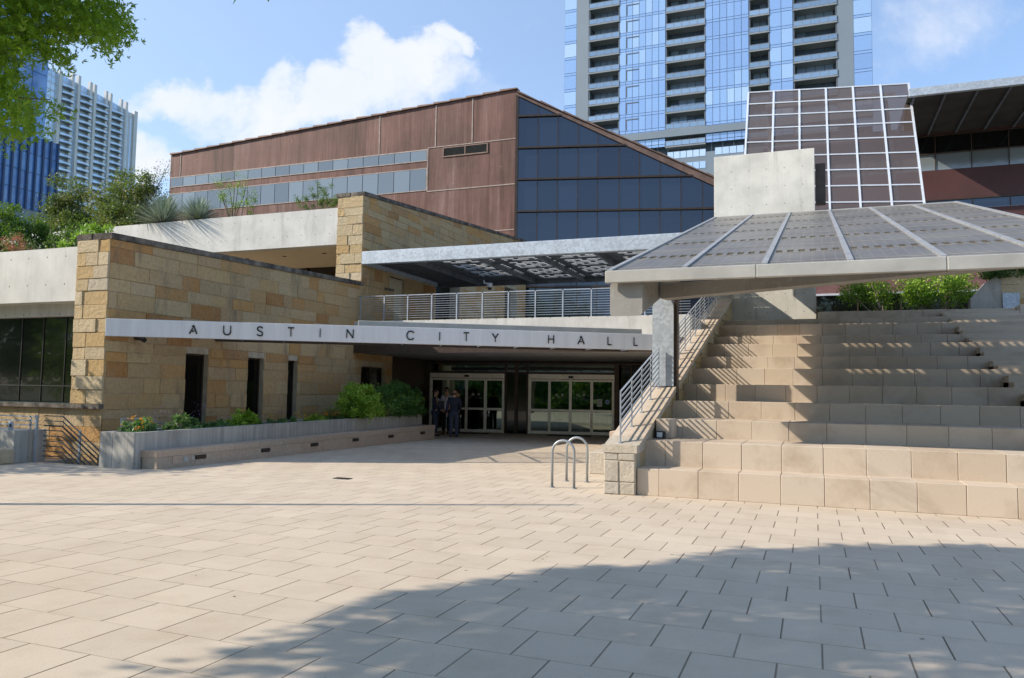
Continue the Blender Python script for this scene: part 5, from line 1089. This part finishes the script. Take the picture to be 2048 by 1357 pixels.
# ---- right high rise
hx = lambda px: on(1, 150, px, 10).x; FH = frame((-47.6, 150), (10.4, 150)); hu = lambda px: hx(px)+47.6
zb_ = on(1, 150, 1400, 255).z; FL = 3.4; ztop = 95.; hr = thing('residential_tower', 'tall blue glass residential tower with stacked recessed balconies behind the copper hall', 'tower', (-18, 150, 0))
W_ = 58.; mb = MB(FH); mb.box(0, W_, 2.4, 26, zb_, ztop); part(hr, 'core', mb, M_grey2)
zf0 = on(1, 150, 1240, 41).z % FL                          # balcony floor phase
zf = lambda k: zf0+FL*k; k0 = int((zb_-zf0)/FL); k1 = int((ztop-zf0)/FL)
gs = [(1130, 1154), (1240, 1331), (1411, 1497), (1539, 1585), (1706, 1743)]; bs = [(1178, 1240), (1331, 1411), (1497, 1539), (1585, 1674)]; pg = [(1154, 1178), (1674, 1706)]
for a, b in gs:
    ua_, ub_ = hu(a), hu(b); mb = MB(FH); mb.box(ua_, ub_, .05, 2.4, zb_, ztop); part(hr, 'bay_wall', mb, M_mull)
    part(hr, 'glass_bay', cells(FH, ua_, ub_, zf(k0)+.0, zf(k1), 1.35 if (b-a) > 60 else 2.2, FL, .045, 0, .16), M_tg)
for a, b in pg: mb = MB(FH); mb.box(hu(a), hu(b), 0, 2.4, zb_, ztop); part(hr, 'grey_pier', mb, M_grey)
c0_ = hu(1255); mb = MB(FH)
for k in range(k0, k1):
    z = zf(k)+.75; mb.box(hu(1253), hu(1278), -.05, -.01, z+2.0, z+2.2); mb.box(hu(1253), hu(1253)+.2, -.05, -.01, z, z+2.0)
part(hr, 'window_hood', mb, M_grey2)
for bi, (a, b) in enumerate(bs):
    ua_, ub_ = hu(a), hu(b); mb = cells(FH, ua_+.6, ub_-.6, zf(k0), zf(k1), 1.5, FL, .07, 2.35); part(hr, 'recess_glazing', mb, tglass('recess_glass%d' % bi, [(0, (.05, .08, .12)), (.55, (.10, .15, .22)), (.6, (.30, .42, .6)), (1, (.38, .50, .66))], .25) if bi == 0 else bpy.data.materials['recess_glass0'])
    for k in range(k0, k1):
        z = zf(k); mb = MB(FH); mb.box(ua_+.02, ub_-.02, -.15, 2.3, z-.28, z+.0); bo_ = part(hr, 'balcony', mb, M_slab)
        mb = MB(FH); mb.box(ua_+.1, ub_-.1, -.10, -.07, z+.1, z+1.0, random.random()); part(bo_, 'glass_guard', mb, M_guard)
        mb = MB(FH); mb.box(ua_+.05, ub_-.05, -.13, -.05, z+1.02, z+1.08)
        u = ua_+.1
        while u < ub_: mb.box(u-.03, u+.03, -.14, -.08, z, z+1.05); u += (ub_-ua_-.2)/round((ub_-ua_)/1.6)
        part(bo_, 'guard_rail', mb, M_slab)
    for u in (ua_-.01, ub_+.01-.3): mb = MB(FH); mb.box(u, u+.3, .06, 2.4, zb_, ztop); part(hr, 'side_fin', mb, M_grey2)
zl = on(1, 150, 1400, 300).z; mb = MB(FH); mb.box(0, W_, -.4, 2.4, zb_-1.4, zb_); part(hr, 'transfer_band', mb, M_grey)
mb = MB(FH); mb.box(0, W_, 1.6, 26, zb_-6.0, zb_-1.4); part(hr, 'louvre_floor', mb, M_grey2)
u = 0
while u < W_:
    mb = MB(FH); mb.box(u, u+.25, 1.3, 1.6, zb_-4.8, zb_-1.4); u += 2.1; part(hr, 'louvre_post', mb, M_grey)
mb = MB(FH); mb.box(0, W_, -.2, 26, 0, zb_-5.0); part(hr, 'podium', mb, M_grey)
for (x0, x1, y0, y1) in ((1335, 1412, 316, 303), (1430, 1488, 307, 295), (1335, 1412, 340, 327), (1430, 1488, 331, 319)):
    a_, b_ = on(1, 150, x0, y0), on(1, 150, x1, y0); zc = on(1, 150, (x0+x1)/2, (y0+y1)/2).z; part(hr, 'window', cells(FH, a_.x+47.6, b_.x+47.6, zc-.7, zc+.75, 1.3, 1.5, .05, -.25), M_tw)
M_finb = plain('blue_fin', (.05, .085, .17), .5, .2, .1, .5)
# ---- left blue glass tower
FB1 = lambda p, q0, q1: frame((p, q0), (p, q1))
PL = -109.; e1 = on(0, PL, 118, 289); e1b = on(0, PL, 118, 400); q_l = e1.y; bt = thing('blue_office_tower', 'deep blue glass office tower with finned lower block at the left edge', 'tower', (PL, q_l, 0))
M1 = FB1(PL, q_l-70, q_l); mb = MB(); mb.box(PL-30, PL-.1, q_l-70, q_l-.05, 0, e1.z); part(bt, 'core', mb, M_mull)
mb = MB(); mb.box(PL-30, PL+.05, q_l-70, q_l, 0, on(0, PL, 60, 420).z); part(bt, 'podium', mb, M_grey)
zp = on(0, PL, 60, 420).z; part(bt, 'fin_block', cells(M1, 0, 70, zp, e1.z, 1.2, 3.2, .05, 0), M_tb)
for i in range(40): mb = MB(M1); mb.box(70-i*1.2-.32, 70-i*1.2-.05, -.3, -.02, zp, e1.z); part(bt, 'fin', mb, M_finb)
P2 = PL-6; e2 = on(0, P2, 93, 200); M2 = FB1(P2, e2.y-60, e2.y); mb = MB(); mb.box(P2-25, P2-.1, e2.y-60, e2.y-.05, 0, 125); part(bt, 'core', mb, M_mull)
part(bt, 'upper_glass', cells(M2, 0, 60, e1.z-4, 125, 2.6, 4.1, .05, 0), tglass('mid_blue_glass', [(0, (.07, .20, .52)), (.7, (.10, .26, .60)), (1, (.2, .42, .74))], .25))
# ---- left pale tower with balconies
W0 = Vector((-295.1, 228.4, 0)); Wd = Vector((-.1956, .997, 0)).normalized(); FW = frame(W0, W0+Wd); Wn = Vector((Wd.y, -Wd.x, 0))
def wu(px, py=250): w = onp(W0, Wn, px, py); return (w-W0).dot(Wd), w.z
wt = thing('pale_condo_tower', 'pale apartment tower with rows of small balconies behind the terrace bushes', 'tower', tuple(W0))
Lw = wu(257)[0]; zt2 = wu(118, 146)[1]; print('white tower', Lw, zt2, wu(255, 207))
mb = MB(FW); mb.box(-25, Lw, .3, 22, 0, zt2); part(wt, 'core', mb, M_plaster)
part(wt, 'glazing', cells(FW, -25, Lw, zt2-75, zt2, 2.1, 3.0, .12, .2, .18), M_tw)
for a, b in ((110, 116), (136, 141), (149, 154), (173, 178), (182, 187), (206, 210), (215, 219), (237, 241), (247, 251)):
    ua_, ub_ = wu(a)[0], wu(b)[0]; mb = MB(FW); mb.box(ua_, ub_, -.9, .4, 0, zt2+3.2 if a > 116 else zt2+1); part(wt, 'fin', mb, M_plaster)
for a, b in ((117, 136), (154, 173), (187, 206), (219, 237)):
    ua_, ub_ = wu(a)[0], wu(b)[0]
    for k in range(21):
        z = zt2-5.2-3.0*k; mb = MB(FW); mb.prism([(ua_, 0, z), (ua_, -1.2, z), (ua_+(ub_-ua_)*.5, -2.4, z), (ub_, -2.4, z), (ub_, 0, z)], (0, 0, .22)); bo_ = part(wt, 'balcony', mb, M_under)
        mb = MB(FW); mb.prism([(ua_, -1.2, z+.4), (ua_+(ub_-ua_)*.5, -2.4, z+.4), (ub_, -2.4, z+.4), (ub_, -2.45, z+.4), (ua_+(ub_-ua_)*.5, -2.45, z+.4), (ua_, -1.25, z+.4)], (0, 0, .55)); part(bo_, 'glass_guard', mb, M_tw)
Wc = W0+Wd*Lw; Wd2 = Vector((.10, 1.0, 0)).normalized(); F2 = frame(Wc, Wc+Wd2*40)
def w2(px): n2 = Vector((Wd2.y, -Wd2.x, 0)); w = onp(Wc, n2, px, 250); return (w-Wc).dot(Wd2)
L2 = w2(273); mb = MB(F2); mb.box(0, L2, .3, 20, 0, zt2-.5); part(wt, 'core', mb, M_plaster); part(wt, 'glazing', cells(F2, .8, L2-2.5, zt2-75, zt2-3, 2.4, 3.0, .12, .2), M_tw)
mb = MB(F2); mb.box(L2-1.8, L2, -.6, .4, 0, zt2+.8); part(wt, 'fin', mb, M_plaster)
# ================================================================ PEOPLE
dg = None
def skinmesh(name, V, E_, Rr, m, sub=2):
    me = bpy.data.meshes.new(name); me.from_pydata(V, E_, []); o = bpy.data.objects.new('tmp', me); COL.objects.link(o)
    md = o.modifiers.new('s', 'SKIN'); md.use_smooth_shade = True
    sv = me.skin_vertices[0].data if me.skin_vertices else None
    if sv is None: 
        bpy.context.view_layer.objects.active = o; bpy.ops.mesh.customdata_skin_add(); sv = me.skin_vertices[0].data
    for i, r in enumerate(Rr): sv[i].radius = (r, r) if not isinstance(r, tuple) else r; sv[i].use_root = (i == 0)
    ss = o.modifiers.new('u', 'SUBSURF'); ss.levels = sub; ss.render_levels = sub
    d = bpy.context.evaluated_depsgraph_get(); me2 = bpy.data.meshes.new_from_object(o.evaluated_get(d)); bpy.data.objects.remove(o); me2.name = name
    me2.materials.clear(); me2.materials.append(m); at_ = me2.attributes.get('rnd') or me2.attributes.new('rnd', 'FLOAT', 'FACE'); return me2
def cloth(n, c): return plain(n, c, .85, 0, .12, 12)
M_skin = plain('skin', (.62, .37, .26), .55, 0, .06, 20); M_navy = cloth('navy_wool', (.030, .038, .070)); M_navyT = cloth('navy_trousers', (.055, .07, .115)); M_blk = cloth('black_wool', (.010, .011, .013)); M_shirt = cloth('pale_shirt', (.75, .74, .86)); M_hair = plain('dark_hair', (.02, .015, .012), .6, 0, .2, 30); M_shoe = plain('shoe_leather', (.012, .010, .009), .35, 0, .1, 10); M_folder = plain('charcoal_folder', (.05, .055, .065), .6); M_bluep = plain('blue_paper', (.12, .25, .55), .7)
def person(loc, face, lb, jacket, trouser, la, ra, bald=False, tall=1.0, shirt=None, short=False, head_turn=0.):
    t = thing('person', lb, 'person', loc, 'people talking at the entrance'); ang = math.atan2(face.y, face.x)-math.pi/2
    RM = Matrix.Rotation(ang, 3, 'Z'); k = tall
    def tr(L_): return [tuple(RM @ (Vector(v)*k)) for v in L_]
    hx, hy = .10*math.sin(head_turn), .10*math.cos(head_turn)
    V = [(0, 0, .95), (0, -.01, 1.15), (0, -.01, 1.33), (0, -.015, 1.46), (0, .0, 1.53), (0, .005, 1.60), (0, .0, 1.68), (0, -.005, 1.73), (hx*1.0, hy*1.0-.005, 1.615),
         (-.10, 0, .90), (-.105, .015, .50), (-.11, -.015, .10), (-.115, .12, .035), (.10, 0, .90), (.105, .015, .50), (.11, -.015, .10), (.115, .12, .035)]
    E_ = [(0, 1), (1, 2), (2, 3), (3, 4), (4, 5), (5, 6), (6, 7), (5, 8), (0, 9), (9, 10), (10, 11), (11, 12), (0, 13), (13, 14), (14, 15), (15, 16)]
    Rr = [.12, .12, .13, .07, .055, (.075, .088), (.078, .092), .05, .014, .085, .058, .042, .035, .085, .058, .042, .035]
    arms = []
    for sd_, arm in ((-1, la), (1, ra)):
        i = len(V); sh = (sd_*.185, -.01, 1.42); el, wr = arm; V += [sh, el, wr]; Rr += [.055, .042, .028]; E_ += [(2, i), (i, i+1), (i+1, i+2)]; arms.append((sh, el, wr))
        d = (Vector(wr)-Vector(el)).normalized(); pm = Vector(wr)+d*.07; sdv = d.cross(Vector((0, 1, .3))).normalized(); j = len(V); V.append(tuple(pm)); Rr.append((.03, .018)); E_.append((i+2, j))
        for f, (off, ln) in enumerate(((-.028, .055), (-.010, .075), (.010, .08), (.028, .06))):
            b0 = pm+sdv*off+d*.02; b1 = b0+d*ln*.5; b2 = b1+d*ln*.4+Vector((0, .012, -.006)); V += [tuple(b1), tuple(b2)]; Rr += [.009, .008]; n_ = len(V); E_ += [(j, n_-2), (n_-2, n_-1)]
        th_ = Vector(wr)+d*.03+sdv*.035; V += [tuple(th_), tuple(th_+d*.035+sdv*.01)]; Rr += [.010, .009]; n_ = len(V); E_ += [(j, n_-2), (n_-2, n_-1)]
    part(t, 'body', skinmesh('body', tr(V), E_, [r*k if not isinstance(r, tuple) else (r[0]*k, r[1]*k) for r in Rr], M_skin), M_skin)
    JV = [(0, 0, .84 if not short else .93), (0, -.005, .98), (0, -.01, 1.15), (0, -.01, 1.33), (0, -.015, 1.455)]; JE = [(0, 1), (1, 2), (2, 3), (3, 4)]; JR = [(.19, .135), (.175, .13), (.165, .125), (.18, .125), (.085, .075)]
    for (sh, el, wr) in arms:
        i = len(JV); w2_ = Vector(el).lerp(Vector(wr), .3 if short else .97); JV += [sh, el, tuple(w2_)]; JR += [.075, .062, .058 if short else .044]; JE += [(3, i), (i, i+1), (i+1, i+2)]
    part(t, 'shirt' if short else 'jacket', skinmesh('jacket', tr(JV), JE, JR, jacket), jacket)
    TV = [(0, 0, .95), (-.10, 0, .86), (-.105, .015, .50), (-.11, -.01, .12), (-.112, 0, .055), (.10, 0, .86), (.105, .015, .50), (.11, -.01, .12), (.112, 0, .055)]
    part(t, 'trousers', skinmesh('trousers', tr(TV), [(0, 1), (1, 2), (2, 3), (3, 4), (0, 5), (5, 6), (6, 7), (7, 8)], [(.15, .12), .105, .080, .068, .068, .105, .080, .068, .068], trouser), trouser)
    for s_ in (-1, 1): part(t, 'shoe', skinmesh('shoe', tr([(s_*.113, -.05, .045), (s_*.115, .05, .045), (s_*.12, .17, .035)]), [(0, 1), (1, 2)], [.047, .046, .034], M_shoe, 2), M_shoe)
    if not short: part(t, 'shirt_collar', skinmesh('collar', tr([(0, -.01, 1.46), (0, 0, 1.50)]), [(0, 1)], [.068, .063], M_shirt, 1), M_shirt); part(t, 'shirt_front', skinmesh('sf', tr([(0, .11, 1.42), (0, .125, 1.28)]), [(0, 1)], [.035, .018], M_shirt, 1), M_shirt)
    hv = [(0, -.035, 1.70), (0, -.075, 1.64), (0, -.065, 1.57)] if not bald else [(-.072, .0, 1.615), (-.055, -.05, 1.60), (0, -.078, 1.595), (.055, -.05, 1.60), (.072, .0, 1.615)]
    hr_ = [.088, .055, .04] if not bald else [.024, .03, .034, .03, .024]
    if not bald: hv.append((0, .03, 1.715)); hr_.append(.07); he = [(0, 1), (1, 2), (0, 3)]
    else: he = [(0, 1), (1, 2), (2, 3), (3, 4)]
    part(t, 'hair', skinmesh('hair', tr(hv), he, hr_, M_hair, 2), M_hair)
    for s_ in (-1, 1):
        mb = MB(); e = RM @ (Vector((hx*.72+s_*.03, hy*.78, 1.655))*k)+Vector(loc); mb.tube([e-Vector((0, 0, .008)), e+Vector((0, 0, .008))], .009, 6); part(t, 'eye', mb, M_blackm)
        mb = MB(); e = RM @ (Vector((s_*.082, -.01, 1.63))*k)+Vector(loc); mb.tube([e-Vector((0, 0, .03)), e+Vector((0, 0, .03))], .014, 6); part(t, 'ear', mb, M_skin)
    return t, RM
Rt = Vector((math.cos(yaw), math.sin(yaw), 0)); Fw = Vector((-math.sin(yaw), math.cos(yaw), 0))
down = lambda s_: ((s_*.25, -.03, 1.14), (s_*.26, .03, .89))
g1 = on(2, 0, 870, 872); t, RM = person((g1.x, g1.y, 0), (Rt+Fw*-.1).normalized(), 'man in dark suit at left seen from the side holding a charcoal folder', M_navy, M_navyT, ((-.25, -.02, 1.15), (-.14, .22, 1.02)), ((.25, -.02, 1.14), (.12, .24, .98)), tall=1.0)
mb = MB(Matrix.Translation((g1.x, g1.y, 0)) @ RM.to_4x4()); mb.bbox(.02, .05, .08, .33, 1.02, 1.32, .006); mb.v = [v for v in mb.v]; solo('folder', 'charcoal folder held against the chest of the suited man at left', 'folder', mb, M_folder)
g2 = on(2, 0, 892, 868.5); person((g2.x, g2.y, 0), (-Fw-Rt*.35).normalized(), 'man in pale short sleeved shirt and black trousers facing the camera between two suits', M_shirt, M_blk, ((-.25, .0, 1.14), (-.16, .20, 1.0)), ((.25, .0, 1.14), (.17, .18, .98)), short=True, tall=1.03)
g3 = on(2, 0, 907, 875); t, RM = person((g3.x, g3.y, 0), (Fw-Rt*.15).normalized(), 'balding man in navy suit standing with his back to the camera', M_navy, M_navyT, down(-1), ((.25, -.02, 1.14), (.20, .16, .98)), bald=True, tall=1.0)
mb = MB(Matrix.Translation((g3.x, g3.y, 0)) @ RM.to_4x4()); mb.bbox(-.285, -.275, -.02, .12, .66, .86, .002); solo('paper', 'blue paper held low in the left hand of the balding man', 'paper', mb, M_bluep)
g4 = on(2, 0, 914, 869); person((g4.x, g4.y, 0), (-Rt*.9-Fw*.4).normalized(), 'man in black suit almost hidden behind the balding man', M_blk, M_blk, ((-.25, .0, 1.16), (-.16, .24, 1.06)), down(1), tall=.99)
